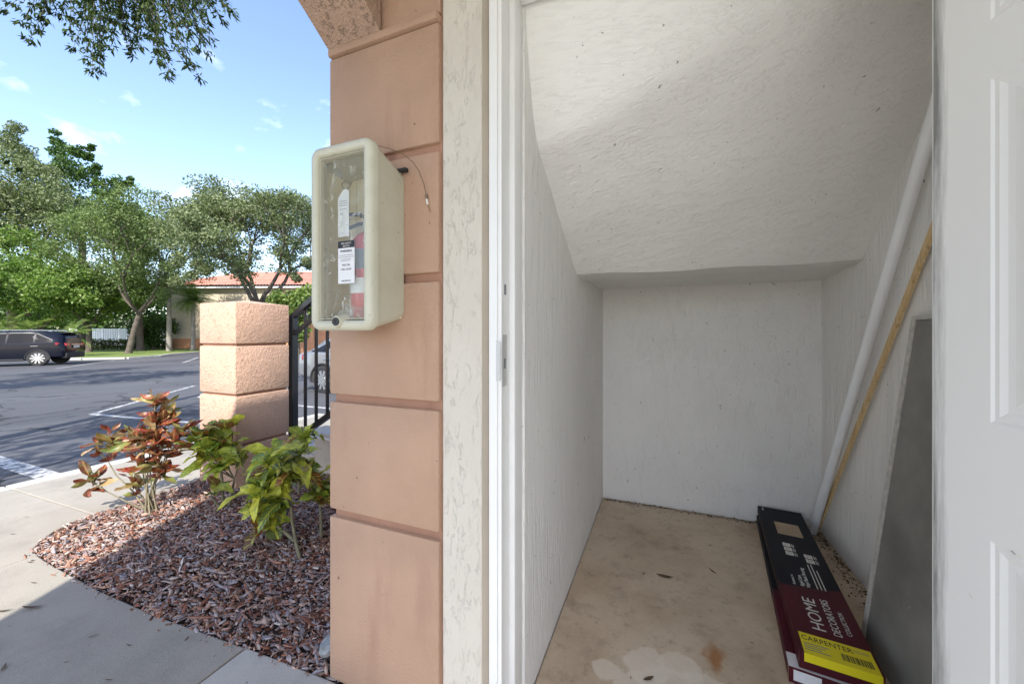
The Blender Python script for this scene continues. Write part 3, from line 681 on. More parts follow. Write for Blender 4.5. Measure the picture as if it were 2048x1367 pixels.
local(MB().box(-.9145, -.9115, CFY - .0106, CFY - .0100, 1.279, 1.291), OC).obj('keyhole', 'dark_hole', cab)
# notice on the pane
nx0, nx1, nz0, nz1, ny = -.9335, -.868, 1.402, 1.532, .8835
nt_ = local(MB().box(nx0, nx1, ny - .0006, ny, nz0, nz1), OC).obj('paper_notice', 'paper', cab)
MB_ = MB(); 
def pbar(x0, x1, z0, z1, m='ink', par=nt_): local(MB().box(x0, x1, ny - .0010, ny - .0007, z0, z1), OC).obj('print', m, par)
pbar(nx0, nx1, nz1 - .021, nz1)
def ctext(body, size, x, z, mat, bold=0):
    text(body, size, mat, nt_, Matrix.Translation((x - OC[0], ny - .0014 - OC[1], z - OC[2])) @ Matrix.Rotation(R(90), 4, 'X'), 'lettering', 1, 'CENTER', .0001, bold)
cxn = (nx0 + nx1) / 2
ctext('FIRE SAFETY', .0075, cxn, nz1 - .010, 'print_white'); ctext('SERVICE', .0075, cxn, nz1 - .018, 'print_white')
ctext('WARNING', .0098, cxn, nz1 - .034, 'ink', .0001)
pbar(nx0 + .006, nx1 - .006, 1.488, 1.4895, 'ink_grey'); pbar(nx0 + .002, nx1 - .002, 1.4825, 1.4835)
pbar(nx0 + .010, nx1 - .014, 1.476, 1.4775, 'ink_grey'); pbar(nx0 + .012, nx1 - .018, 1.471, 1.4725, 'ink_grey')
ctext('PULL PIN', .0078, cxn, 1.456, 'ink'); ctext('CALL NOW', .0078, cxn, 1.443, 'ink')
ctext('FIRE SERVICE', .0062, cxn, 1.408, 'ink')
# hook and seal wire
local(MB().box(CX1 - .036, CX1 + .012, PY - .02, PY - .004, CZ1 - .052, CZ1 - .040, .003), OC).obj('mounting_tab', 'rubber', cab)
wire = thing('seal_wire', 'thin rusty wire with white clip looping from the cabinet top', 'wire', (-.80, .94, 1.81))
pth = [(-.80, .895, 1.812), (-.775, .93, 1.812), (-.75, .965, 1.806), (-.735, .99, 1.79), (-.722, 1.005, 1.765), (-.712, 1.015, 1.73), (-.704, 1.019, 1.69)]
local(MB().tube(pth, .0012, 6), (-.80, .94, 1.81)).obj('strand', 'wire', wire, 60)
local(MB().tube([(-.7035, 1.0175, 1.692), (-.702, 1.0175, 1.678)], [.005, .0035], 8), (-.80, .94, 1.81)).obj('ferrule', 'wire', wire)
local(MB().tube([(-.702, 1.0175, 1.678), (-.699, 1.018, 1.660)], .0032, 8), (-.80, .94, 1.81)).obj('clip', 'nylon', wire)
local(MB().tube([(-.699, 1.0185, 1.66), (-.694, 1.0195, 1.648), (-.690, 1.021, 1.636)], .0012, 6), (-.80, .94, 1.81)).obj('tail', 'wire', wire)
# the extinguisher inside
EX, EY, EZ = -.880, .953, CZ0 + .026
ex = thing('fire_extinguisher', 'red fire extinguisher with paper tag standing inside the beige cabinet', 'extinguisher', (EX, EY, EZ))
MB().lathe([(.045, 0), (.052, .006), (.052, .235), (.046, .262), (.030, .28), (.016, .288)], n=28).obj('cylinder', 'ext_red', ex, 50)
MB().lathe([(.0526, .09), (.0527, .092), (.0527, .135), (.0526, .137)], n=28).obj('band_label', 'print_white', ex, 50)
MB().lathe([(.0526, .165), (.0527, .167), (.0527, .225), (.0526, .227)], n=28).obj('upper_label', 'ink_grey', ex, 50)
MB().lathe([(.014, .288), (.017, .292), (.017, .315), (.012, .322), (.012, .335)], n=16).obj('valve', 'steel', ex, 50)
MB().tube([(0, 0, .33), (-.03, -.005, .348), (-.075, -.01, .352)], [.006, .007, .006], 8).obj('lever', 'black_metal', ex, 50)
MB().tube([(0, 0, .318), (-.03, -.005, .318), (-.068, -.01, .308)], [.006, .006, .006], 8).obj('carry_handle', 'black_metal', ex, 50)
MB().tube([(.0, -.01, .325), (.03, -.025, .31), (.058, -.03, .25), (.060, -.03, .12)], .007, 8).obj('hose', 'rubber', ex, 60)
MB().tube([(-.045 + .018 * math.cos(t_), -.045 + .004 * math.sin(2 * t_), .43 + .012 * math.sin(t_)) for t_ in np.linspace(0, 6.28, 18)] + [(-.03, -.05, .42), (-.035, -.058, .405)], .0012, 5).obj('tag_loop', 'wire', ex)
tg = MB().prism([(-.064, .265), (-.020, .265), (-.020, .405), (-.031, .412), (-.044, .410), (-.064, .385)], -.0606, -.060, 'y').obj('inspection_tag', 'paper', ex)
for z in (.375, .368, .361, .35): MB().box(-.058, -.028, -.0611, -.0607, z, z + .0015).obj('print', 'ink_grey', tg)
MB().box(-.056, -.044, -.0611, -.0607, .335, .337).obj('print', 'ink_grey', tg)
# crumpled clear film round the foot
bm = bmesh.new(); bmesh.ops.create_icosphere(bm, subdivisions=3, radius=.03)
for v in bm.verts: v.co = Vector((v.co.x * 1.6, v.co.y * .35, v.co.z * .8)) * (1 + .35 * math.sin(v.co.x * 140) * math.cos(v.co.z * 120))
fl = MB().bm(bm).obj('plastic_film', 'plastic_film'); fl.location = (-.885, .893, 1.312)
tag(fl, 'crumpled clear plastic film at the foot of the extinguisher', 'plastic film')

# ------------------------------------------------------------------ things in the closet
pp = thing('pvc_pipe', 'long white plastic pipe leaning in the closet corner', 'pipe', (.868, 2.90, 0)); p1 = Vector((.892, 1.76, 2.10))
q0 = Vector((.868, 2.90, .0))
local(MB().tube([q0 + Vector((0, 0, .002)), p1], .0215, 24), q0).obj('tube', 'pvc', pp, 50)
local(MB().tube([p1, p1 + (p1 - q0).normalized() * .001], [.0215, .016], 24), q0).obj('cut_end', 'dark_hole', pp)
a = MB(); s0 = Vector((.900, 2.925, .004)); s1 = Vector((.914, 1.746, 1.788)); d = (s1 - s0).normalized(); n1 = Vector((1, 0, 0)); n1 = (n1 - d * n1.dot(d)).normalized(); n2 = d.cross(n1)
vs = [p + n1 * sx * .006 + n2 * sy * .012 for p in (s0, s1) for sx, sy in ((-1, -1), (1, -1), (1, 1), (-1, 1))]
st = local(a.add(vs, [(0, 1, 2, 3), (4, 5, 6, 7), (0, 1, 5, 4), (1, 2, 6, 5), (2, 3, 7, 6), (3, 0, 4, 7)]), s0).obj('wood_strip', 'pine'); st.location = s0
tag(st, 'narrow pale pine strip leaning against the closet right wall', 'wood strip')
# leaning board: foot off the wall, top against it
bd = thing('leaning_board', 'dark grey board with pale edge leaning behind the door', 'board', (.77, 1.96, 0)); OB = (.77, 1.96, 0)
def lean(y, t, off): # t 0 foot, 1 top
    f = Vector((.762, y, .0)); tp = Vector((.913, y - .02, 1.315)); nrm = Vector((-(tp.z - f.z), 0, tp.x - f.x)).normalized()
    return f + (tp - f) * t + nrm * off
def leanbox(y0, y1, t0, t1, o0, o1):
    c = [lean(y, t, o) for y in (y0, y1) for t in (t0, t1) for o in (o0, o1)]
    return local(MB().add(c, [(0, 1, 3, 2), (4, 5, 7, 6), (0, 1, 5, 4), (2, 3, 7, 6), (0, 2, 6, 4), (1, 3, 7, 5)]), OB)
leanbox(1.944, 1.25, .0, .988, 0.001, .009).obj('face', 'board', bd)
leanbox(1.975, 1.946, .0, 1.0, 0.0, .0115).obj('side_edge', 'board_edge', bd)
leanbox(1.9455, 1.25, .989, 1.0, 0.0, .0113).obj('top_edge', 'board_edge', bd)

def plank_box(name, label, loc, rz, tilt, full):
    Wd, Ln, T = .228, 1.285, .058
    b = thing(name, label, 'box', loc, rz, 'flooring boxes stacked in the closet'); b.rotation_euler = (tilt, 0, rz)
    # x across, y along (0 at the near end), z up
    MB().box(-Wd / 2, Wd / 2, .0, Ln, 0, T - .001, .002).obj('carton', 'card', b)
    bz = T
    if full:
        wx0, wx1, wy0, wy1 = -.052, .066, .93, 1.085
        a = MB()
        for x0, x1, y0, y1 in ((-Wd / 2, wx0, .47, Ln), (wx1, Wd / 2, .47, Ln), (wx0, wx1, .47, wy0), (wx0, wx1, wy1, Ln)): a.box(x0, x1, y0, y1, T - .001, bz)
        a.obj('navy_sleeve', 'navy_card', b)
        MB().box(wx0, wx1, wy0, wy1, T - .0009, T - .0005).obj('sample_window', 'plank_tan', b)
        edge = [(-Wd / 2, .0), (Wd / 2, .0)] + [(Wd / 2 - Wd * k / 10, .455 - .05 * math.sin(math.pi * .5 * k / 10) + .012) for k in range(11)]
        MB().prism(edge, bz + .0002, bz + .0008).obj('maroon_panel', 'maroon_card', b)
        MB().box(-Wd / 2 + .0, Wd / 2, .40, .475, T - .001, bz).obj('navy_sleeve', 'navy_card', b)
        for sgn in (-1, 1):
            x0 = sgn * (Wd / 2 + .0006)
            MB().box(min(x0, x0 + sgn * .0008), max(x0, x0 + sgn * .0008), 0, .45, .0, bz).obj('side_print', 'maroon_card', b)
            MB().box(min(x0, x0 + sgn * .0008), max(x0, x0 + sgn * .0008), .4505, Ln, .012, bz).obj('side_print', 'navy_card', b)
        RT = Matrix.Rotation(R(90), 4, 'Z')
        def T_(body, size, x, y, sx=1, bold=0, mat='print_white'):
            text(body, size, mat, b, Matrix.Translation((x, y, bz + .0014)) @ RT, 'lettering', sx, 'LEFT', .0002, bold)
        T_('HOME', .062, -.005, .145, 1.18); T_('DECORATORS', .037, .042, .142, .92); T_('COLLECTION', .022, .076, .165, 1.0)
        T_('Resistance to', .016, -.052, .435, .9); T_('Rigid Core', .021, -.020, .435, .95, .0003); T_('Vinyl Plank Flooring', .021, .002, .435, .95, .0003)
        for k, (x, wdt) in enumerate(((.026, .20), (.040, .21), (.054, .16))): MB().box(x, x + .004, .44, .44 + wdt, bz + .0010, bz + .0014).obj('print', 'print_white', b)
        for x, ys in ((-.048, (.70, .745, .79)), (.030, (.66, .705))):
            for y in ys:
                ic = MB().box(x, x + .034, y, y + .036, bz + .0010, bz + .0014, .0).obj('icon', 'print_white', b)
                MB().box(x + .039, x + .042, y, y + .034, bz + .0010, bz + .0014).obj('print', 'print_white', b)
                MB().box(x + .046, x + .0485, y, y + .030, bz + .0010, bz + .0014).obj('print', 'print_white', b)
                MB().tube([(x + .017 + .009 * math.cos(q), y + .018 + .009 * math.sin(q), bz + .0016) for q in np.linspace(0, 4.5, 9)], .0008, 4).obj('print', 'navy_card', b)
        MB().box(-.095, -.088, 1.225, 1.262, bz + .0010, bz + .0014).obj('print', 'print_white', b)
        # yellow label over the near end
        lb = MB().box(-.100, .108, -.003, .108, bz + .0012, bz + .0019).obj('yellow_label', 'yellow', b)
        text('CARPENTER', .035, 'ink', lb, Matrix.Translation((-.096, .070, bz + .0023)), 'lettering', .78, 'LEFT', .0002)
        for k in range(4): MB().box(-.094, -.02 - .012 * (k % 3), .052 - k * .011, .0555 - k * .011, bz + .0020, bz + .0024).obj('print', 'ink_grey', lb)
        for k in range(2): MB().box(.052, .098, .088 - k * .008, .0895 - k * .008, bz + .0020, bz + .0024).obj('print', 'ink_grey', lb)
        x = .012; i = 0
        while x < .094:
            wb = (.0015, .003, .0012, .0022, .004, .0012, .0026)[i % 7]; MB().box(x, x + wb, .020, .052, bz + .0020, bz + .0024).obj('print', 'ink', lb); x += wb + (.0018, .0012, .0026)[i % 3]; i += 1
        MB().box(-.101, .109, -.0036, -.0026, .03, bz + .0018).obj('label_fold', 'yellow', b)
        MB().box(-Wd / 2, Wd / 2, -.0012, -.0003, 0.001, T).obj('end_print', 'maroon_card', b)
    else:
        MB().box(-Wd / 2, Wd / 2, .47, Ln, T - .001, bz).obj('navy_sleeve', 'navy_card', b)
        MB().box(-Wd / 2, Wd / 2, .07, .4695, T - .001, bz).obj('maroon_panel', 'maroon_card', b)
        MB().box(-Wd / 2, Wd / 2, -.001, .0695, T - .001, bz + .0004).obj('paper_label', 'paper', b)
        MB().box(-Wd / 2 - .0012, -Wd / 2 - .0004, .02, .45, .014, T).obj('side_print', 'maroon_card', b)
        MB().box(-Wd / 2 - .0012, -Wd / 2 - .0004, .4505, Ln, .014, T).obj('side_print', 'navy_card', b)
        MB().box(-Wd / 2, Wd / 2, -.0012, -.0003, 0.001, T).obj('end_print', 'maroon_card', b)
        MB().box(-.10, -.02, -.0020, -.0013, .012, .05).obj('end_label', 'paper', b)
    return b
plank_box('flooring_box', 'lower flooring box half hidden beneath the yellow labelled one', (.533, 1.625, ZF), R(-6.8), 0, False)
plank_box('flooring_box', 'navy and maroon flooring box with yellow label on top', (.566, 1.628, ZF + .061), R(-5.6), R(.0), True)

def small_leaf(name, loc, ln, wd, rz, label, group, mat='dry_leaf', curl=.3):
    a = MB(); n = 6; vs = []; fs = []
    for i in range(n + 1):
        u = i / n; w_ = wd * math.sin(math.pi * (u * .92 + .04)) * .5
        for k in (-1, 0, 1): vs.append(((u - .5) * ln, w_ * k, .003 + curl * ln * ((u - .5) ** 2) + (.25 * w_ if k else 0)))
    for i in range(n):
        for k in range(2): q = i * 3 + k; fs.append((q, q + 1, q + 4, q + 3))
    o = a.add(vs, fs).obj(name, mat, None, 180); o.location = loc; o.rotation_euler = (random.uniform(-.15, .15), 0, rz)
    return tag(o, label, 'leaf', group)
small_leaf('dry_leaf', (.007, 2.10, ZF), .085, .022, .05, 'dry brown leaf in the middle of the closet floor', 'dry leaves on the closet floor')
small_leaf('dry_leaf', (-.05, 1.456, ZF), .045, .017, .7, 'small olive leaf on the pale paint spill in the closet', 'dry leaves on the closet floor')
small_leaf('dry_leaf', (.24, 2.24, ZF), .06, .010, -.9, 'thin curled leaf on the closet floor nearest the boxes', 'dry leaves on the closet floor')
small_leaf('dry_leaf', (-2.66, .78, .002), .085, .019, .5, 'longest dry curled leaf on the walkway just inside the shadow edge', 'dry leaves on the shaded walkway', curl=.5)
for x, y, ln, rz in ((-2.92, .86, .03, .3), (-2.18, .80, .03, 1.3), (-1.98, .83, .028, .2), (-2.45, .62, .05, .4), (-1.85, .72, .026, .5), (-1.75, .68, .03, .7), (-2.75, .72, .06, .6), (-2.28, .60, .045, 2.6), (-3.0, .66, .05, .5), (-2.1, .70, .018, .9)):
    small_leaf('dry_leaf', (x, y, .002), ln, ln * .22, rz, 'small dry leaf scrap lying on the shaded concrete walkway', 'dry leaves on the shaded walkway', curl=.5)
for x, y, ln, rz in ((-3.75, 1.02, .03, .5), (-4.0, 1.15, .025, 1.0), (-3.2, .93, .03, .4)):
    small_leaf('dry_leaf', (x, y, .002), ln, ln * .25, rz, 'tiny dry leaf on the sunlit corner of the walkway', 'dry leaves on the sunlit walkway', curl=.5)
def crumbs(n):
    k = n // 2; x = np.concatenate([CR - .012 - np.abs(rng.normal(0, .045, k)), rng.uniform(CL + .02, CR - .02, n - k)])
    y = np.concatenate([2.92 - np.abs(rng.normal(0, .55, k)), CB - .014 - np.abs(rng.normal(0, .02, n - k))]); keep = y > 1.3; x, y = x[keep], y[keep]; n = len(x)
    sz = rng.gamma(2, .0012, n).clip(.0006, .008); B = rng.normal(0, 1, (n, 4, 3)) * sz[:, None, None]; B[..., 2] = np.abs(B[..., 2]) * .6
    V = B + np.stack([x, y, np.full(n, ZF)], 1)[:, None, :]; t = np.array([(0, 1, 2), (0, 1, 3), (1, 2, 3), (2, 0, 3)])
    return V.reshape(-1, 3), (t[None] + (np.arange(n) * 4)[:, None, None]).reshape(-1, 3)
V, F = crumbs(2600); o = stuff(npmesh('floor_dirt', V, F, 'dry_leaf')); o['label'] = 'brown dirt and crumbs gathered along the closet wall foot'; o['category'] = 'dirt'
# landscape uplight by the pillar foot
ul = thing('landscape_light', 'grey weathered landscape light half buried beside the pillar foot', 'light fixture', (-1.19, 1.11, .0))
b = MB().tube([(0, 0, -.03), (-.01, -.01, .035)], [.03, .036], 16).obj('housing', 'rubber', ul, 50)
b = MB().tube([(-.008, -.008, .034), (-.013, -.013, .05), (-.018, -.018, .058)], [.044, .045, .032], 18).obj('shroud', 'lamp_grey', ul, 50)
MB().tube([(-.0185, -.0185, .0585), (-.019, -.019, .060)], [.03, .029], 16).obj('lens', 'lamp_grey', ul, 50)

# ------------------------------------------------------------------ pier, steps, railing
PQ = (-3.62, 1.965)
pier = thing('stair_pier', 'square peach stucco pier at the foot of the stair railing', 'pier', (PQ[0], PQ[1], 0)); OP = (PQ[0], PQ[1], 0); S = .465
local(MB().box(PQ[0] + .018, PQ[0] + S - .018, PQ[1] + .018, PQ[1] + S - .018, -.1, 1.49), OP).obj('core', 'tan_groove', pier)
JP = [-.05, .345, .752, 1.155, 1.512]
for i in range(4):
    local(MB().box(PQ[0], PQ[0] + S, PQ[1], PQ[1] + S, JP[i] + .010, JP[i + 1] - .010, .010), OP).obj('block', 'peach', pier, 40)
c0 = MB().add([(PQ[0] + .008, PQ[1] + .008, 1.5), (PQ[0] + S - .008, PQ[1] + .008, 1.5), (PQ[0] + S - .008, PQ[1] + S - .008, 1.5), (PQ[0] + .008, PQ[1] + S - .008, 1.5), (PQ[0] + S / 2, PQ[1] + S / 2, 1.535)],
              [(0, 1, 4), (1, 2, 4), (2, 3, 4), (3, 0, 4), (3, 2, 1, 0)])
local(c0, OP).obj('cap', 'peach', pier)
stp = thing('concrete_stair', 'pale concrete stair flight rising behind the corner pillar', 'stairs', (-3.2, 2.5, 0)); OS = (-3.2, 2.5, 0)
for i in range(9):
    x0 = -3.2 + .28 * i; z1 = .17 * (i + 1)
    local(MB().box(x0 + .002, x0 + .278, 2.55, 3.75, max(-.2, z1 - .6), z1, .008), OS).obj('step', 'step', stp)
    local(MB().box(x0 + .002, x0 + .278, 2.49, 2.548, -.2, z1 - .03, .006), OS).obj('step_side', 'cream', stp)
rl = thing('stair_railing', 'black iron stair railing running up from the peach pier', 'railing', (-3.2, 2.50, 0)); OR = (-3.2, 2.50, 0)
YR = 2.505
def rz_(x): return 1.40 + .62 * (x + 3.2)
local(MB().box(-3.232, -3.172, YR - .03, YR + .03, .0, 1.40, .004), OR).obj('post', 'black_metal', rl)
def bar(p, q, w_, h_, name):
    p, q = Vector(p), Vector(q); d = (q - p).normalized(); s_ = Vector((0, 1, 0)); u = s_.cross(d).normalized()
    vs = [k + s_ * a_ * w_ / 2 + u * b_ * h_ / 2 for k in (p, q) for a_, b_ in ((-1, -1), (1, -1), (1, 1), (-1, 1))]
    local(MB().add(vs, [(0, 1, 2, 3), (4, 5, 6, 7), (0, 1, 5, 4), (1, 2, 6, 5), (2, 3, 7, 6), (3, 0, 4, 7)]), OR).obj(name, 'black_metal', rl)
XE = -1.14
bar((-3.27, YR, rz_(-3.27)), (XE, YR, rz_(XE)), .055, .045, 'top_rail')
bar((-3.17, YR, rz_(-3.17) - .17), (XE, YR, rz_(XE) - .17), .03, .035, 'middle_rail')
bar((-3.25, YR, rz_(-3.25) - 1.155), (XE, YR, rz_(XE) - 1.155), .035, .05, 'bottom_rail')
x = -3.045
while x < XE - .05:
    bar((x, YR, rz_(x) - 1.13), (x, YR, rz_(x) - .02), .02, .02, 'baluster')
    if x + .065 < XE - .05:
        cxr = x + .065; czr = rz_(cxr) - .088
        local(MB().tube([(cxr + .05 * math.cos(q), YR, czr + .05 * math.sin(q)) for q in np.linspace(0, 2 * math.pi, 17)], .006, 6), OR).obj('ring', 'black_metal', rl, 60)
    x += .135

# ------------------------------------------------------------------ croton shrubs
def leaf_mesh(name, ln, wd, mat, curl, twist, wave):
    a = MB(); n = 8; vs = []; fs = []
    for i in range(n + 1):
        u = i / n; w_ = wd * (math.sin(math.pi * min(1, u * .95 + .05)) ** .75) * (1.05 - .35 * u) * .62
        for k in (-1, -.5, 0, .5, 1):
            tw = twist * u
            yy = w_ * k; zz = .30 * abs(k) * w_ - curl * u * u * ln + wave * wd * math.sin(u * 11 + k) * abs(k)
            vs.append((u * ln, yy * math.cos(tw) - zz * math.sin(tw), yy * math.sin(tw) + zz * math.cos(tw)))
    for i in range(n):
        for k in range(4): q = i * 5 + k; fs.append((q, q + 1, q + 6, q + 5))
    return a.add([(x / ln, y / ln, z / ln) for x, y, z in vs], fs).mesh(name, mat, 180, False)
LG = [leaf_mesh('leaf', .12, .070, 'croton_green', c_, t_, w_) for c_, t_, w_ in ((.25, .3, .12), (.5, -.5, .16), (.1, .6, .10), (.7, .1, .14), (.35, -.9, .18), (-.1, .2, .12))]
LR = [leaf_mesh('leaf', .09, .036, 'croton_red', c_, t_, w_) for c_, t_, w_ in ((.3, .9, .1), (.6, -1.3, .1), (.1, 1.8, .05), (-.2, -.6, .08))]
def shrub(label, base, stems, leafset, lsize, per, red=False):
    p = thing('croton_shrub', label, 'shrub', (base[0], base[1], 0), 0, 'croton shrubs in the mulch bed')
    for path, tips in stems:
        path = [Vector(q) for q in path]
        MB().tube([(0, 0, 0)] and path, [(.011 if not red else .006) * (1 - .45 * i / (len(path) - 1)) for i in range(len(path))], 7).obj('stem', 'stem', p, 60)
        for tip, n in tips:
            tip = Vector(tip); root = path[-1]
            if (tip - root).length > .02:
                mid = (tip + root) / 2 + Vector((0, 0, -.02)); MB().tube([root, mid, tip], [.005, .004, .003], 6).obj('twig', 'stem', p, 60)
            for k in range(n):
                az = k * 2.4 + random.uniform(-.3, .3); el = random.uniform(-.25, 1.0) if not red else random.uniform(-.3, 1.2)
                s = lsize * random.uniform(.65, 1.3) * (1 if red else 1.08)
                o = link(bpy.data.objects.new('leaf', random.choice(leafset)), p)
                o.location = tip + Vector((0, 0, random.uniform(-.06, .02)))
                o.rotation_euler = (random.uniform(-.5, .5), -el, az); o.scale = (s, s * random.uniform(.85, 1.15), s)
    return p
def tips_in(c, r, n, per, seed):
    q = random.Random(seed); out = []
    for _ in range(n):
        v = Vector((q.gauss(0, 1), q.gauss(0, 1), q.gauss(0, 1))).normalized() * (q.random() ** .4)
        out.append((Vector(c) + Vector((v.x * r[0], v.y * r[1], v.z * r[2])), per))
    return out
# tall red croton in the sun
sr = []
for (tx, ty, tz, r, n) in ((.02, .02, .66, .10, 3), (-.08, .0, .48, .10, 3), (.10, .02, .42, .12, 3), (.15, .05, .55, .09, 2), (-.02, -.03, .52, .09, 2), (.05, .0, .76, .05, 1), (.04, .03, .32, .08, 1)):
    sr.append(([(random.uniform(-.05, .08), random.uniform(-.03, .05), 0), (tx * .4 + random.uniform(-.03, .03), ty * .4, tz * .35), (tx * .8, ty, tz * .68)], tips_in((tx, ty, tz), (r * 1.1, r * 1.1, r * .85), n + 1, 10, int(tz * 100))))
sr.append(([(-.02, 0, 0), (-.10, -.04, .14), (-.22, -.08, .25), (-.30, -.09, .34)], tips_in((-.34, -.10, .46), (.09, .07, .08), 4, 8, 3)))
sr.append(([(-.03, 0, 0), (-.13, -.07, .08), (-.26, -.12, .15)], tips_in((-.33, -.14, .24), (.05, .05, .05), 3, 7, 4)))
sr.append(([(-.03, 0.02, 0), (-.05, -.01, .10)], tips_in((-.06, -.02, .17), (.04, .04, .06), 2, 6, 5)))
shrub('tall many-stemmed red and orange croton at the sunny edge of the bed', (-3.36, 1.51), sr, LR, .105, 9, True)
shrub('yellow-green croton with dark lower leaves in front of the peach pier', (-2.93, 1.74), [([(0, 0, 0), (-.01, 0, .2), (-.04, 0, .38)], tips_in((-.06, -.02, .50), (.21, .15, .10), 9, 8, 11)), ([(.03, .02, 0), (.06, .04, .2)], tips_in((.05, 0, .36), (.20, .12, .09), 6, 8, 12)), ([(.01, -.02, 0), (-.03, -.06, .1)], tips_in((-.02, -.06, .16), (.03, .03, .03), 1, 5, 18))], LG, .115, 8)
shrub('leaning croton with a thick bare stem nearest the walkway', (-1.86, 1.50), [([(0, 0, -.01), (-.06, .02, .07), (-.13, .05, .17), (-.17, .07, .30), (-.19, .08, .40)], tips_in((-.22, .07, .50), (.19, .12, .10), 8, 8, 13)), ([(-.07, .02, .08), (-.17, .03, .11), (-.26, .03, .14)], tips_in((-.31, .03, .19), (.09, .06, .07), 5, 7, 14)), ([(-.15, .06, .24), (-.25, .05, .30)], tips_in((-.31, .04, .36), (.13, .09, .09), 6, 8, 15) + [((-.42, .12, .44), 7), ((-.48, .16, .38), 7), ((-.36, .14, .50), 7), ((-.40, .05, .30), 6)])], LG, .125, 8)
shrub('small green croton between the leaning croton and the pillar', (-1.93, 1.70), [([(0, 0, 0), (-.03, .02, .12), (-.05, .03, .22)], tips_in((-.05, .03, .30), (.09, .06, .06), 5, 7, 16))], LG, .115, 6)
shrub('croton mostly hidden behind the corner pillar edge', (-1.74, 1.80), [([(0, 0, 0), (0, .01, .14), (0, .01, .24)], tips_in((0, .0, .30), (.05, .05, .05), 2, 6, 17)), ([(.1, .1, 0), (.1, .1, .3), (.08, .1, .50)], tips_in((.06, .08, .56), (.05, .05, .05), 2, 6, 19))], LG, .12, 6)
shrub('croton with orange and grey-green leaves below the railing post', (-2.62, 2.10), [([(0, 0, 0), (0, 0, .15), (-.02, 0, .28)], tips_in((-.02, 0, .42), (.18, .10, .08), 6, 7, 20))], LG, .115, 7)

# ------------------------------------------------------------------ trees
def leaves(centers, radii, n_per, size, aspect=.5, flat=.0, seed=1):
    g = np.random.default_rng(seed); C = np.asarray(centers, float); Rr = np.asarray(radii, float)
    idx = np.repeat(np.arange(len(C)), n_per); n = len(idx)
    d = g.normal(size=(n, 3)); d /= np.linalg.norm(d, axis=1)[:, None]; rr = g.random(n) ** .45
    P = C[idx] + d * rr[:, None] * Rr[idx]
    a = g.normal(size=(n, 3)); a[:, 2] *= (1 - flat); a /= np.linalg.norm(a, axis=1)[:, None]
    b = np.cross(a, g.normal(size=(n, 3))); b /= np.linalg.norm(b, axis=1)[:, None]
    s = size * g.uniform(.6, 1.3, n)[:, None]
    V = np.stack([P - a * s, P + b * s * aspect, P + a * s, P - b * s * aspect], 1).reshape(-1, 3)
    return V, np.arange(n * 4).reshape(-1, 4)
def branchy(mb, p, d, ln, r, depth, g, ends, spread=.6, up=.15):
    n = 4; pts = [p]; q = p.copy(); dd = d.copy()
    for i in range(n):
        dd = (dd + Vector((g.gauss(0, .12), g.gauss(0, .12), g.gauss(0, .08) + up * .25))).normalized(); q = q + dd * ln / n; pts.append(q.copy())
    mb.tube(pts, [r * (1 - .4 * i / n) for i in range(n + 1)], 7 if depth > 1 else 5, False)
    ends.append(q.copy())
    if depth > 1:
        ends.append(pts[2].copy())
    if depth == 0: return
    k = g.choice((2, 3)) if depth > 1 else 3
    for i in range(k):
        ax = dd.orthogonal().normalized(); ax.rotate(Matrix.Rotation(2 * math.pi * (i + g.random() * .6) / k, 3, dd))
        nd = (dd + ax * spread * g.uniform(.6, 1.3) + Vector((0, 0, up))).normalized()
        branchy(mb, pts[-1 if i else -1], nd, ln * g.uniform(.62, .85), r * .58, depth - 1, g, ends, spread, up)
def tree(label, base, th, tr, ln, depth, mat, seed, clump=(1.0, .6), nper=120, lsize=.13, lean=(0, 0), limbs=4, spread=.65, up=.12, first=.9, group='trees round the parking lot', bark='bark', extra=(), ltilt=0, minz=None, name='oak_tree'):
    g = random.Random(seed); t = thing(name, label, 'tree', base, 0, group)
    mb = MB(); top = Vector((lean[0], lean[1], th))
    mb.tube([(0, 0, -.3), (lean[0] * .2, lean[1] * .2, th * .1), (lean[0] * .5, lean[1] * .5, th * .5), top], [tr * 1.7, tr * 1.15, tr, tr * .85], 10, False)
    ends = []
    for i in range(limbs):
        az = 2 * math.pi * (i + g.random() * .5) / limbs; d = Vector((math.cos(az) * first, math.sin(az) * first, 1)).normalized()
        branchy(mb, top - Vector((0, 0, .1 * i)), d, ln * g.uniform(.8, 1.2), tr * .6, depth, g, ends, spread, up)
    mb.obj('trunk', bark, t, 60)
    e = [v for v in ends if minz is None or v.z > minz]
    C = [v[:] for v in e]; rad_ = [(clump[0] * g.uniform(.6, 1.3), clump[0] * g.uniform(.6, 1.3), clump[1] * g.uniform(.6, 1.3)) for _ in e]
    for c, r_ in extra: C.append(c); rad_.append(r_)
    V, F = leaves(C, rad_, nper, lsize, .5, ltilt, seed)
    npmesh('crown', V, F, mat, t)
    return t
def W(px, zz):
    u = (px - 1024) / 755; s, c = math.sin(PSI), math.cos(PSI); return ((-s + u * c) * zz, (c + u * s) * zz)
GZ = -.3
def clumps(lst, zz, base, k=1, jit=1.0, seed=1, flat=.6):
    q = random.Random(seed); out = []
    for px, py, r in lst:
        for _ in range(k):
            z2 = zz + q.uniform(-jit, jit); x_, y_ = W(px + q.uniform(-.4, .4) * r, z2); m_ = zz / 755
            out.append(((x_ - base[0], y_ - base[1], H + (666 - py + q.uniform(-.3, .3) * r) * m_ - GZ), (r * m_ * .75, r * m_ * .75, r * m_ * flat)))
    return out
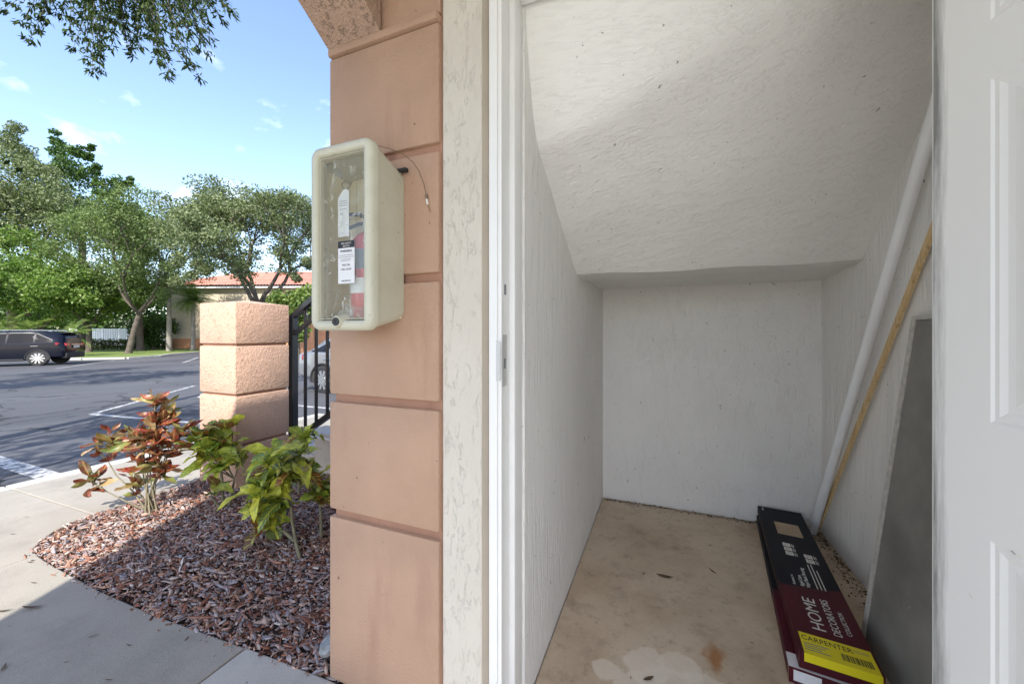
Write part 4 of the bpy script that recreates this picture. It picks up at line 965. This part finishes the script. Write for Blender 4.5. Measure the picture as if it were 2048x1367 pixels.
tree('spreading oak with bare fanned limbs behind the peach pier', (*W(520, 24), GZ), 3.4, .24, 2.6, 3, 'leaf_oak', 21, (.85, .55), 230, .080, (0, 0), 5, .62, .16, 1.0, minz=4.6,
     extra=clumps([(315, 400, 26), (330, 440, 35), (365, 420, 35), (400, 390, 30), (425, 378, 24), (445, 385, 20), (410, 382, 18), (425, 420, 40), (470, 400, 32), (510, 410, 32), (555, 405, 28), (600, 410, 26), (615, 450, 26), (575, 455, 34), (530, 460, 34), (480, 455, 34), (430, 470, 34), (380, 475, 34), (335, 485, 30), (395, 515, 20), (600, 495, 22), (560, 500, 20), (440, 510, 16), (615, 530, 14), (350, 525, 18), (640, 470, 40), (640, 420, 30), (345, 558, 20), (375, 552, 18), (410, 545, 16), (470, 532, 14), (590, 555, 14)], 24, W(520, 24), 2, 1.6, 8))
tree('oak with leaning forked trunk at the lawn edge', (*W(254, 29), GZ), 3.2, .18, 2.9, 3, 'leaf_oak2', 33, (1.05, .7), 230, .088, (.6, .5), 4, .62, .16, .8, minz=4.2,
     extra=clumps([(200, 430, 34), (240, 420, 34), (280, 430, 34), (320, 450, 30), (190, 480, 34), (230, 480, 36), (275, 485, 36), (320, 500, 30), (205, 530, 30), (245, 535, 28), (180, 570, 24), (215, 580, 24), (300, 545, 24), (340, 545, 22), (325, 580, 18), (360, 515, 18)], 29, W(254, 29), 2, 1.8, 9))
tree('slim oak standing just behind the leaning oak', (*W(281, 34), GZ), 4.6, .22, 2.6, 3, 'leaf_oak2', 35, (1.0, .7), 150, .10, (-.2, 0), 4, .6, .2, .7, minz=5)
bA = W(25, 32)
tree('tall grey-green oak at the left edge beyond the navy car', (*bA, GZ), 6.0, .35, 3.4, 3, 'leaf_oak', 41, (1.4, 1.0), 230, .11, (0, 0), 5, .6, .2, .7, minz=6,
     extra=clumps([(-60, 330, 40), (-30, 300, 40), (10, 290, 30), (28, 268, 18), (45, 300, 25), (60, 320, 25), (20, 330, 40), (70, 350, 35), (95, 345, 25), (110, 375, 35), (40, 370, 45), (90, 400, 45), (20, 410, 50), (60, 430, 50), (120, 420, 35), (-30, 380, 60), (110, 455, 40), (10, 455, 40)], 32, bA, 4, 2.0, 3))
bB = W(165, 38)
tree('dark green tiered tree rising above the oaks', (*bB, GZ), 13, .3, 2.0, 1, 'leaf_dark', 45, (.8, .4), 70, .17, (0, 0), 3, .9, .0, 1.2,
     extra=clumps([(110, 280, 12), (116, 296, 18), (127, 314, 22), (150, 312, 18), (172, 306, 13), (183, 303, 7), (138, 335, 30), (165, 342, 24), (190, 338, 12), (150, 365, 35), (200, 368, 22), (235, 366, 20), (258, 366, 9), (160, 392, 40), (210, 392, 22), (140, 415, 40), (118, 345, 20), (113, 375, 25), (230, 392, 14)], 38, bB, 5, 1.2, 5, .5), name='tiered_tree')
tree('bright green bushy tree filling the space above the navy car', (*W(85, 30), GZ), 2.0, .2, 2.3, 3, 'leaf_bright', 51, (.85, .5), 130, .12, (0, 0), 5, .8, .1, .9, extra=clumps([(20, 480, 30), (60, 470, 24), (50, 510, 36), (100, 500, 30), (140, 510, 26), (20, 540, 36), (80, 550, 36), (130, 550, 34), (170, 545, 28), (40, 590, 34), (100, 600, 30), (150, 600, 28), (190, 590, 24), (-20, 520, 40), (-20, 590, 40)], 30, W(85, 30), 4, 1.8, 10), name='leafy_tree')
tree('bright leafy tree between the bushy tree and the leaning oak', (*W(178, 31), GZ), 2.2, .18, 1.8, 3, 'leaf_bright', 53, (.9, .55), 110, .12, (0, 0), 4, .75, .1, .9, name='leafy_tree')
tree('small dark evergreen beside the cream building corner', (*W(306, 36), GZ), .5, .1, 1.0, 2, 'leaf_dark', 57, (.65, .8), 130, .12, (0, 0), 4, .7, .25, .7, name='small_evergreen', group='shrubs along the lawn')
tree('yellow-green bush glimpsed between pier and cabinet', (*W(597, 22), GZ), 1.2, .08, 1.0, 2, 'frond', 59, (.5, .5), 90, .13, (0, 0), 4, .6, .3, .7, name='yellow_bush', group='shrubs along the lawn')
# background wood behind the lawn
C = []; Rd = []; g = random.Random(5)
for px in range(-160, 345, 16):
    for zc_ in (1.0, 3.0, 5.0, 7.0):
        x_, y_ = W(px + g.uniform(-8, 8), 47 + g.uniform(-2, 3)); C.append((x_, y_, zc_ + g.uniform(-.8, .8))); Rd.append((1.6, 1.6, 1.3))
V, F = leaves(C, Rd, 210, .24, .5, 0, 77)
o = stuff(npmesh('background_wood', V, F, 'leaf_dark')); o['label'] = 'dense dark foliage closing the view behind the lawn'; o['category'] = 'foliage'
# undergrowth and dead fronds behind the car
def fan_palm(label, base, h, n, ln, mat, seed, trunk_r=.1, droop=.6, name='palm', group='palms by the lawn', bark='bark_pale', dead=0):
    g = random.Random(seed); t = thing(name, label, 'palm', base, 0, group)
    MB().tube([(0, 0, -.3), (.02, 0, h * .5), (0, .02, h)], [trunk_r * 1.25, trunk_r, trunk_r * .9], 10).obj('trunk', bark, t, 60)
    for part, m_, cnt, e0, e1 in (('crown', mat, n, -.2, 1.3), ('dead_skirt', 'frond_dead', dead, -1.35, -.7)):
        if not cnt: continue
        vs = []; fs = []
        for k in range(cnt):
            az = g.uniform(0, 6.28); el = g.uniform(e0, e1); d = Vector((math.cos(az) * math.cos(el), math.sin(az) * math.cos(el), math.sin(el)))
            s_ = Vector((-math.sin(az), math.cos(az), 0)); q = Vector((0, 0, h)); pts = [q.copy()]
            for i in range(8): d = (d + Vector((0, 0, -droop * .14))).normalized(); q = q + d * ln / 8; pts.append(q.copy())
            for i in range(1, 9):
                for sd in (-1, 1):
                    for j in (0, .5):
                        a_ = pts[i - 1].lerp(pts[i], j); tip = a_ + s_ * sd * ln * .28 * (1 - abs(i / 8 - .45)) + (pts[i] - pts[i - 1]) * 1.6 + Vector((0, 0, -ln * .10)); wv = (pts[i] - pts[i - 1]) * .28
                        o_ = len(vs); vs += [a_[:], tip[:], (a_ + wv)[:]]; fs.append((o_, o_ + 1, o_ + 2))
        npmesh(part, np.array(vs), np.array(fs), m_, t)
    return t
fan_palm('grey trunked palm at the corner of the cream building', (*W(338, 33), GZ), 5.9, 30, 2.0, 'frond', 3, .17, .9)
fan_palm('short palm with drooping fronds before the cream wall', (*W(386, 34.5), GZ), 4.6, 44, 2.1, 'frond', 4, .16, .9)
fan_palm('low palm with brown dead fronds at the left edge behind the car', (*W(12, 26.5), GZ), 2.0, 14, 1.5, 'frond', 5, .15, .9, dead=40)
fan_palm('low palm with brown skirt behind the navy car roof', (*W(60, 27), GZ), 1.9, 14, 1.4, 'frond', 6, .15, .9, dead=34)
fan_palm('small palm arching over the rear of the navy car', (*W(135, 25.5), GZ), 1.3, 16, 1.5, 'frond', 8, .08, .9)
# hedge
def hedge(p0, p1, wd, h, label, seed, n=60):
    p0, p1 = Vector((*p0, GZ)), Vector((*p1, GZ)); k = max(2, int((p1 - p0).length / .45)); g = random.Random(seed)
    t = thing('hedge', label, 'hedge', p0, 0, 'clipped hedges on the lawn')
    C = []; Rd = []
    for i in range(k + 1):
        q = (p1 - p0) * i / k
        for z_ in (h * .25, h * .7): C.append((q.x + g.uniform(-.05, .05), q.y + g.uniform(-.05, .05), z_)); Rd.append((.4, wd / 2, h * .32))
    V, F = leaves(C, Rd, n * 3, .075, .55, 0, seed); npmesh('foliage', V, F, 'leaf_hedge', t)
    m = MB()
    for i in range(k): q = (p1 - p0) * (i + .5) / k; m.tube([(q.x, q.y, -.05), (q.x, q.y, h * .7)], .015, 5)
    m.obj('stems', 'bark', t)
hedge(W(150, 35), W(256, 36), .8, 1.05, 'low clipped hedge behind the navy car rear', 1)
hedge(W(262, 37), W(334, 37), .8, .9, 'low clipped hedge between the oaks and the building', 2)
# white fence
fe = thing('white_fence', 'white slatted fence seen between the tree trunks beyond the lawn', 'fence', (*W(140, 41), GZ))
f0 = Vector((*W(140, 41), GZ)); f1 = Vector((*W(345, 41), GZ)); fd = (f1 - f0); fl_ = fd.length; fd.normalize(); fn = Vector((-fd.y, fd.x, 0))
def fbox(s0, s1, z0, z1, th_, name, mat='white_vinyl'):
    vs = [fd * s + fn * q * th_ / 2 + Vector((0, 0, z)) for s in (s0, s1) for q in (-1, 1) for z in (z0, z1)]
    MB().add(vs, [(0, 1, 3, 2), (4, 5, 7, 6), (0, 1, 5, 4), (2, 3, 7, 6), (0, 2, 6, 4), (1, 3, 7, 5)]).obj(name, mat, fe)
nb = int(fl_ / 1.8)
for i in range(nb + 1): fbox(i * 1.8 - .05, i * 1.8 + .05, 0, 2.1, .1, 'post')
for i in range(nb):
    fbox(i * 1.8 + .052, i * 1.8 + 1.748, 1.98, 2.04, .05, 'rail'); fbox(i * 1.8 + .052, i * 1.8 + 1.748, .25, .33, .05, 'rail')
    for k in range(9): fbox(i * 1.8 + .09 + k * .185, i * 1.8 + .23 + k * .185, .332, 1.978, .03, 'slat')

# ------------------------------------------------------------------ far building
bx, by = W(338, 38)
fb = thing('far_building', 'cream two-storey building with red tiled roof beyond the lot', 'building', (bx, by, GZ), PSI * .9)
BL, BD, BH = 18.0, 10.0, 6.0
MB().box(0, BL, 0, BD, 1.03, BH).obj('wall', 'far_wall', fb); MB().box(-.06, BL + .06, -.06, BD, -.3, 1.028, .02).obj('wainscot', 'far_orange', fb)
MB().box(-.55, BL + .5, -.55, BD + .5, BH + .002, BH + .2).obj('eave', 'white_vinyl', fb)
def tiled(a_, b_, c_, d_, name, par):
    # roof plane a-b eave, d-c ridge, with rounded tile rolls
    a_, b_, c_, d_ = map(Vector, (a_, b_, c_, d_)); nrm = (b_ - a_).cross(d_ - a_).normalized()
    n = max(6, int((b_ - a_).length / .3)); vs = []; fs = []; rows = 9; per = 4
    for j in range(rows * 2):
        v = ((j + 1) // 2) / rows; lift = .05 if j % 2 == 0 else 0
        for i in range(n * per + 1):
            u = i / (n * per); p = (a_.lerp(b_, u)).lerp(d_.lerp(c_, u), v); vs.append(p + nrm * (lift + .07 * abs(math.sin(math.pi * u * n))))
    Wn = n * per + 1
    for j in range(rows * 2 - 1):
        for i in range(Wn - 1): q = j * Wn + i; fs.append((q, q + 1, q + Wn + 1, q + Wn))
    return MB().add(vs, fs).obj(name, 'roof', par)
e = .7; z0 = BH + .22; zr = BH + 2.4; y1 = BD / 2
tiled((-e, -e, z0), (BL + e, -e, z0), (BL - 4, y1, zr), (4, y1, zr), 'roof', fb)
tiled((BL + e, BD + e, z0), (-e, BD + e, z0), (4, y1, zr), (BL - 4, y1, zr), 'roof', fb)
tiled((-e, BD + e, z0), (-e, -e, z0), (4, y1, zr), (3.9, y1, zr), 'roof', fb)
tiled((BL + e, -e, z0), (BL + e, BD + e, z0), (BL - 4, y1, zr), (BL - 3.9, y1, zr), 'roof', fb)
wg = thing('building_wing', 'orange stucco wing with white eave glimpsed left of the cabinet', 'building', (*W(592, 30), GZ), PSI)
MB().box(0, 7, 0, 8, -.3, 4.4).obj('wall', 'far_orange', wg); MB().box(-.5, 7.5, -.5, 8.5, 4.402, 4.62).obj('eave', 'white_vinyl', wg)
tiled((-.6, -.6, 4.63), (7.6, -.6, 4.63), (5, 4, 6.2), (2, 4, 6.2), 'roof', wg)
tiled((-.6, 8.6, 4.63), (-.6, -.6, 4.63), (2, 4, 6.2), (1.9, 4, 6.2), 'roof', wg)

# ------------------------------------------------------------------ cars
def car(name, label, loc, heading, Lc, Wc, sec, paint, side_win, wheels, wr, rear_glass, tail, suv):
    t = thing(name, label, 'car', loc, heading, None)
    hw = Wc / 2
    def ring(s):
        x, zb, zbelt, zr, wl, wr_ = s; wl *= hw; wr_ *= hw
        h_ = [(wl * .82, zb), (wl * .985, zb + .10), (wl, (zb + zbelt) * .5), (wl * .985, zbelt - .03), (wl * .955, zbelt), (wr_ * 1.0, zr - .07), (wr_ * .86, zr - .012), (wr_ * .45, zr)]
        return [(x, y, z) for y, z in h_] + [(x, -y, z) for y, z in h_[::-1]]
    rs = [ring(s) for s in sec]; n = len(rs[0]); vs = [p for r_ in rs for p in r_]; fs = []
    for i in range(len(rs) - 1):
        for k in range(n): fs.append((i * n + k, i * n + (k + 1) % n, (i + 1) * n + (k + 1) % n, (i + 1) * n + k))
    fs += [tuple(range(n))[::-1], tuple(range((len(rs) - 1) * n, len(rs) * n))]
    MB().add(vs, fs).obj('body', paint, t, 38)
    X = [s[0] for s in sec]
    def at(x, k, f):
        i = max(j for j in range(len(X) - 1) if X[j] <= x + 1e-9); u = (x - X[i]) / (X[i + 1] - X[i])
        a_ = Vector(rs[i][k]).lerp(Vector(rs[i + 1][k]), u); b_ = Vector(rs[i][k + 1]).lerp(Vector(rs[i + 1][k + 1]), u); return a_.lerp(b_, f)
    for x0, x1, s0, s1 in side_win:
        for sd in (1, -1):
            m = 8; vs = []
            for i in range(m + 1):
                u = i / m; x = x0 + (x1 - x0) * u
                lo = at(x, 4, .08); hi = at(x, 4, .10 + .82 * min(1, max(.02, s0 + (s1 - s0) * u) if True else 1))
                for p in (lo, hi): vs.append((p.x, sd * (p.y + .008), p.z))
            fs = [(2 * i, 2 * i + 2, 2 * i + 3, 2 * i + 1) for i in range(m)]
            wo = MB().add(vs, fs).obj('side_window', 'car_glass', t, 180)
            MB().tube([vs[2 * i + 1] for i in range(m + 1)], .012, 5).obj('window_trim', 'chrome', wo, 60)
    (xa, za, wa), (xb, zb_, wb_) = rear_glass
    MB().add([(xa, -wa, za), (xa, wa, za), (xb, wb_, zb_), (xb, -wb_, zb_)], [(0, 1, 2, 3)]).obj('rear_window', 'car_glass', t)
    for wx in wheels:
        for sd in (1, -1):
            y0 = sd * (hw - .20); y1 = sd * (hw + .005)
            wh = MB().tube([(wx, y0, wr), (wx, y0 + sd * .03, wr), (wx, y1 - sd * .03, wr), (wx, y1, wr)], [wr * .93, wr, wr, wr * .92], 28).obj('wheel', 'rubber', t, 40)
            MB().tube([(wx, y1 + sd * .001, wr), (wx, y1 + sd * .006, wr)], [wr * .73, wr * .71], 24).obj('rim', 'ink', wh, 40)
            for k in range(10):
                an = 2 * math.pi * k / 10
                c, s = math.cos(an), math.sin(an); q = [(.1, -.03), (.1, .03), (wr * .70, .035), (wr * .70, -.035)]
                MB().prism([(wx + a_ * c - b_ * s, wr + a_ * s + b_ * c) for a_, b_ in q], y1 + sd * .0062, y1 + sd * .014, 'y').obj('spoke', 'chrome', wh)
            MB().tube([(wx, y1 + sd * .006, wr), (wx, y1 + sd * .018, wr)], .1, 14).obj('hub', 'chrome', wh, 40)
            arch = [(wx + (wr + .06) * math.cos(q), sd * (hw + .004), wr + (wr + .06) * math.sin(q)) for q in np.linspace(-.15, math.pi + .15, 18)]
            MB().tube(arch, .028, 6).obj('wheel_arch', 'rubber', t, 60)
            MB().prism([(wx + (wr + .045) * math.cos(q), wr + (wr + .045) * math.sin(q)) for q in np.linspace(-.2, math.pi + .2, 18)], sd * (hw - .03), sd * (hw + .003), 'y').obj('wheel_well', 'dark_hole', t)
    for sd in (1, -1):
        MB().add([(x, sd * y, z) for x, y, z in tail], [(0, 1, 2, 3), (4, 5, 6, 7), (0, 1, 5, 4), (1, 2, 6, 5), (2, 3, 7, 6), (3, 0, 4, 7)]).obj('tail_light', 'tail_red', t)
        MB().tube([(.9, sd * hw * .995, sec[4][2] - .14), (1.08, sd * (hw + .02), sec[4][2] - .14), (1.15, sd * hw * .995, sec[4][2] - .14)], .012, 5).obj('door_handle', 'chrome', t, 60)
        MB().tube([(wheels[0] + wr + .1, sd * (hw - .01), .30), (wheels[1] - wr - .1, sd * (hw - .01), .30)], .05, 6).obj('sill', 'rubber', t, 60)
    MB().box(-.06, .16, -hw * .86, hw * .86, .34, .62, .05).obj('rear_bumper', paint if not suv else 'rubber', t, 40)
    MB().box(-.065, -.061, -.26, .26, .86 if suv else .66, .98 if suv else .78).obj('licence_plate', 'plate', t)
    if suv:
        MB().box(-.03, .34, -hw * .66, hw * .66, 1.60, 1.645, .015).obj('spoiler', 'navy_paint', t, 40)
        for sd in (1, -1):
            MB().tube([(.55, sd * hw * .70, 1.70), (.7, sd * hw * .70, 1.745), (2.7, sd * hw * .70, 1.75), (2.9, sd * hw * .7, 1.69)], .018, 6).obj('roof_rail', 'chrome', t, 60)
        MB().box(-.066, -.062, -.45, .45, 1.02, 1.05).obj('chrome_strip', 'chrome', t)
    return t
suv = [(-.02, .42, .92, .98, .84, .74), (.03, .38, 1.02, 1.30, .93, .74), (.10, .36, 1.10, 1.50, .965, .73), (.30, .35, 1.12, 1.66, .99, .73), (.62, .32, 1.11, 1.70, 1.0, .74), (1.5, .24, 1.08, 1.73, 1.0, .755), (2.5, .24, 1.06, 1.70, 1.0, .75), (3.0, .24, 1.05, 1.58, 1.0, .74), (3.65, .26, 1.04, 1.12, .99, .80), (4.4, .30, .96, 1.01, .95, .78), (4.75, .34, .82, .90, .86, .70), (4.88, .40, .68, .74, .74, .6)]
hd = math.atan2(-.75, -.66)
car('navy_suv', 'dark navy car with silver alloy wheel parked by the far kerb', (-28.72, 9.86, lotz(-28.7)), hd, 4.88, 1.93, suv, 'navy_paint',
    [(.42, 1.02, .25, 1), (1.1, 1.95, 1, 1), (2.03, 2.85, 1, .95)], (.90, 3.75), .365, ((.02, 1.10, .62), (.24, 1.56, .60)),
    [(-.035, .50, .98), (-.035, .80, .98), (.30, .975, 1.04), (.30, .94, 1.04), (-.02, .50, 1.10), (-.01, .80, 1.10), (.30, .968, 1.12), (.30, .93, 1.12)], True)
sed = [(-.02, .40, .80, .86, .84, .74), (.05, .34, .92, .97, .93, .74), (.25, .30, .96, 1.08, .97, .70), (.55, .28, .96, 1.26, .99, .68), (.95, .26, .95, 1.40, 1.0, .70), (1.7, .22, .94, 1.45, 1.0, .70), (2.4, .22, .93, 1.40, 1.0, .69), (3.15, .22, .92, 1.02, 1.0, .76), (4.1, .26, .84, .90, .95, .76), (4.45, .34, .68, .75, .82, .66)]
car('silver_car', 'silver grey car glimpsed through the black railing bars', (-8.3, 7.45, lotz(-7) - .02), 0, 4.45, 1.8, sed, 'silver_paint',
    [(.45, 1.0, .15, 1), (1.06, 1.8, 1, 1), (1.88, 2.8, 1, .5)], (.9, 3.5), .32, ((.2, 1.0, .58), (.82, 1.37, .54)),
    [(-.03, .48, .74), (-.03, .74, .74), (.2, .88, .78), (.2, .85, .78), (-.03, .48, .88), (-.02, .74, .88), (.2, .875, .90), (.2, .84, .90)], False)

# ------------------------------------------------------------------ overhead oak beside the walkway
struct(MB().box(-7.0, -5.02, -5.0, -2.2, -.5, .0, .02).obj('tree_island', 'grass'))
ob = (-5.75, -3.7, 0)
ov = thing('overhead_oak', 'oak whose leafy twigs hang across the top left sky', 'tree', ob, 0, 'trees round the parking lot')
g = random.Random(9); mb = MB(); obv = Vector(ob)
mb.tube([(0, 0, -.3), (0, 0, .4), (.1, .1, 2.0), (.1, .2, 4.0)], [.34, .22, .18, .16], 10, False)
def wpt(px, py, zz): x_, y_ = W(px, zz); return Vector((x_, y_, H + (666 - py) / 755 * zz)) - obv
hub = wpt(230, -190, 6.2)
mb.tube([(.1, .2, 3.9), (-.6, 1.6, 5.8), (-1.8, 3.6, 7.2), hub], [.14, .11, .08, .05], 8, False)
tips = [(12, 20), (40, 45), (62, 78), (84, 60), (80, 10), (120, 30), (150, 95), (168, 118), (185, 142), (198, 136), (140, 60), (205, 70), (225, 95), (250, 70), (268, 108), (285, 92), (300, 70), (318, 120), (335, 150), (345, 140), (372, 130), (395, 155), (350, 90), (390, 95), (410, 105), (425, 80), (420, 45), (455, 20), (468, 28), (440, 40), (380, 60), (330, 60), (290, 30), (240, 40), (180, 20), (300, 0), (360, 10), (420, 5), (220, 10), (260, 95), (330, 100), (400, 70), (370, 40), (310, 45), (200, 110), (275, 50), (350, 50), (405, 20), (160, 40), (230, 60)]
LV = []; lf = random.Random(2)
def lobe(p, d, s):
    u = d.orthogonal().normalized(); u.rotate(Matrix.Rotation(lf.random() * 6.28, 3, d)); k = d.cross(u)
    LV.append([p[:], (p + d * s * .5 + u * s * .13)[:], (p + d * s + k * s * .05)[:], (p + d * s * .5 - u * s * .13)[:]])
for tx, ty in tips:
    zz = 6.0 + g.uniform(-.6, .6); tip = wpt(tx + g.uniform(-5, 5), ty, zz); start = hub.lerp(tip, .25) + Vector((g.uniform(-.3, .3), g.uniform(-.3, .3), g.uniform(.2, .5)))
    m_ = start.lerp(tip, .55) + Vector((0, 0, .12)); pts = []
    for i in range(13): u = i / 12; pts.append(start * (1 - u) ** 2 + m_ * 2 * u * (1 - u) + tip * u * u)
    mb.tube(pts[::3], [.010, .008, .006, .004, .0025], 5, False)
    for i in range(3, 13):
        for _ in range(24):
            off = Vector((lf.gauss(0, .055), lf.gauss(0, .055), lf.gauss(0, .045))) * (1.35 - .07 * i); d = (pts[i] - pts[i - 1]).normalized() + Vector((lf.gauss(0, .6), lf.gauss(0, .6), lf.gauss(0, .5)))
            lobe(pts[i] + off, d.normalized(), lf.uniform(.06, .125))
ends = []
for i in range(6):
    az = i * 1.05; branchy(mb, Vector((.1, .2, 3.9 - .1 * i)), Vector((math.cos(az), math.sin(az), .75)).normalized(), 1.3, .08, 2, g, ends, .6, .12)
mb.obj('trunk', 'bark', ov, 60)
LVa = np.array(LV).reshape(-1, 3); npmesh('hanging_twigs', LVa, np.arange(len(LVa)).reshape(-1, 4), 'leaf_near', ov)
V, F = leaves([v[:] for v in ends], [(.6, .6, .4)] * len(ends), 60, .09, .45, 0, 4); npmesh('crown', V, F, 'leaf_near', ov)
# neighbour tree whose shade falls across the middle of the lot
tree('oak standing left of the picture whose shade crosses the lot', (-15.5, -.6, lotz(-15)), 3.6, .22, 2.0, 2, 'leaf_near', 71, (.9, .6), 110, .12, (0, 0), 5, .7, .1, 1.1)
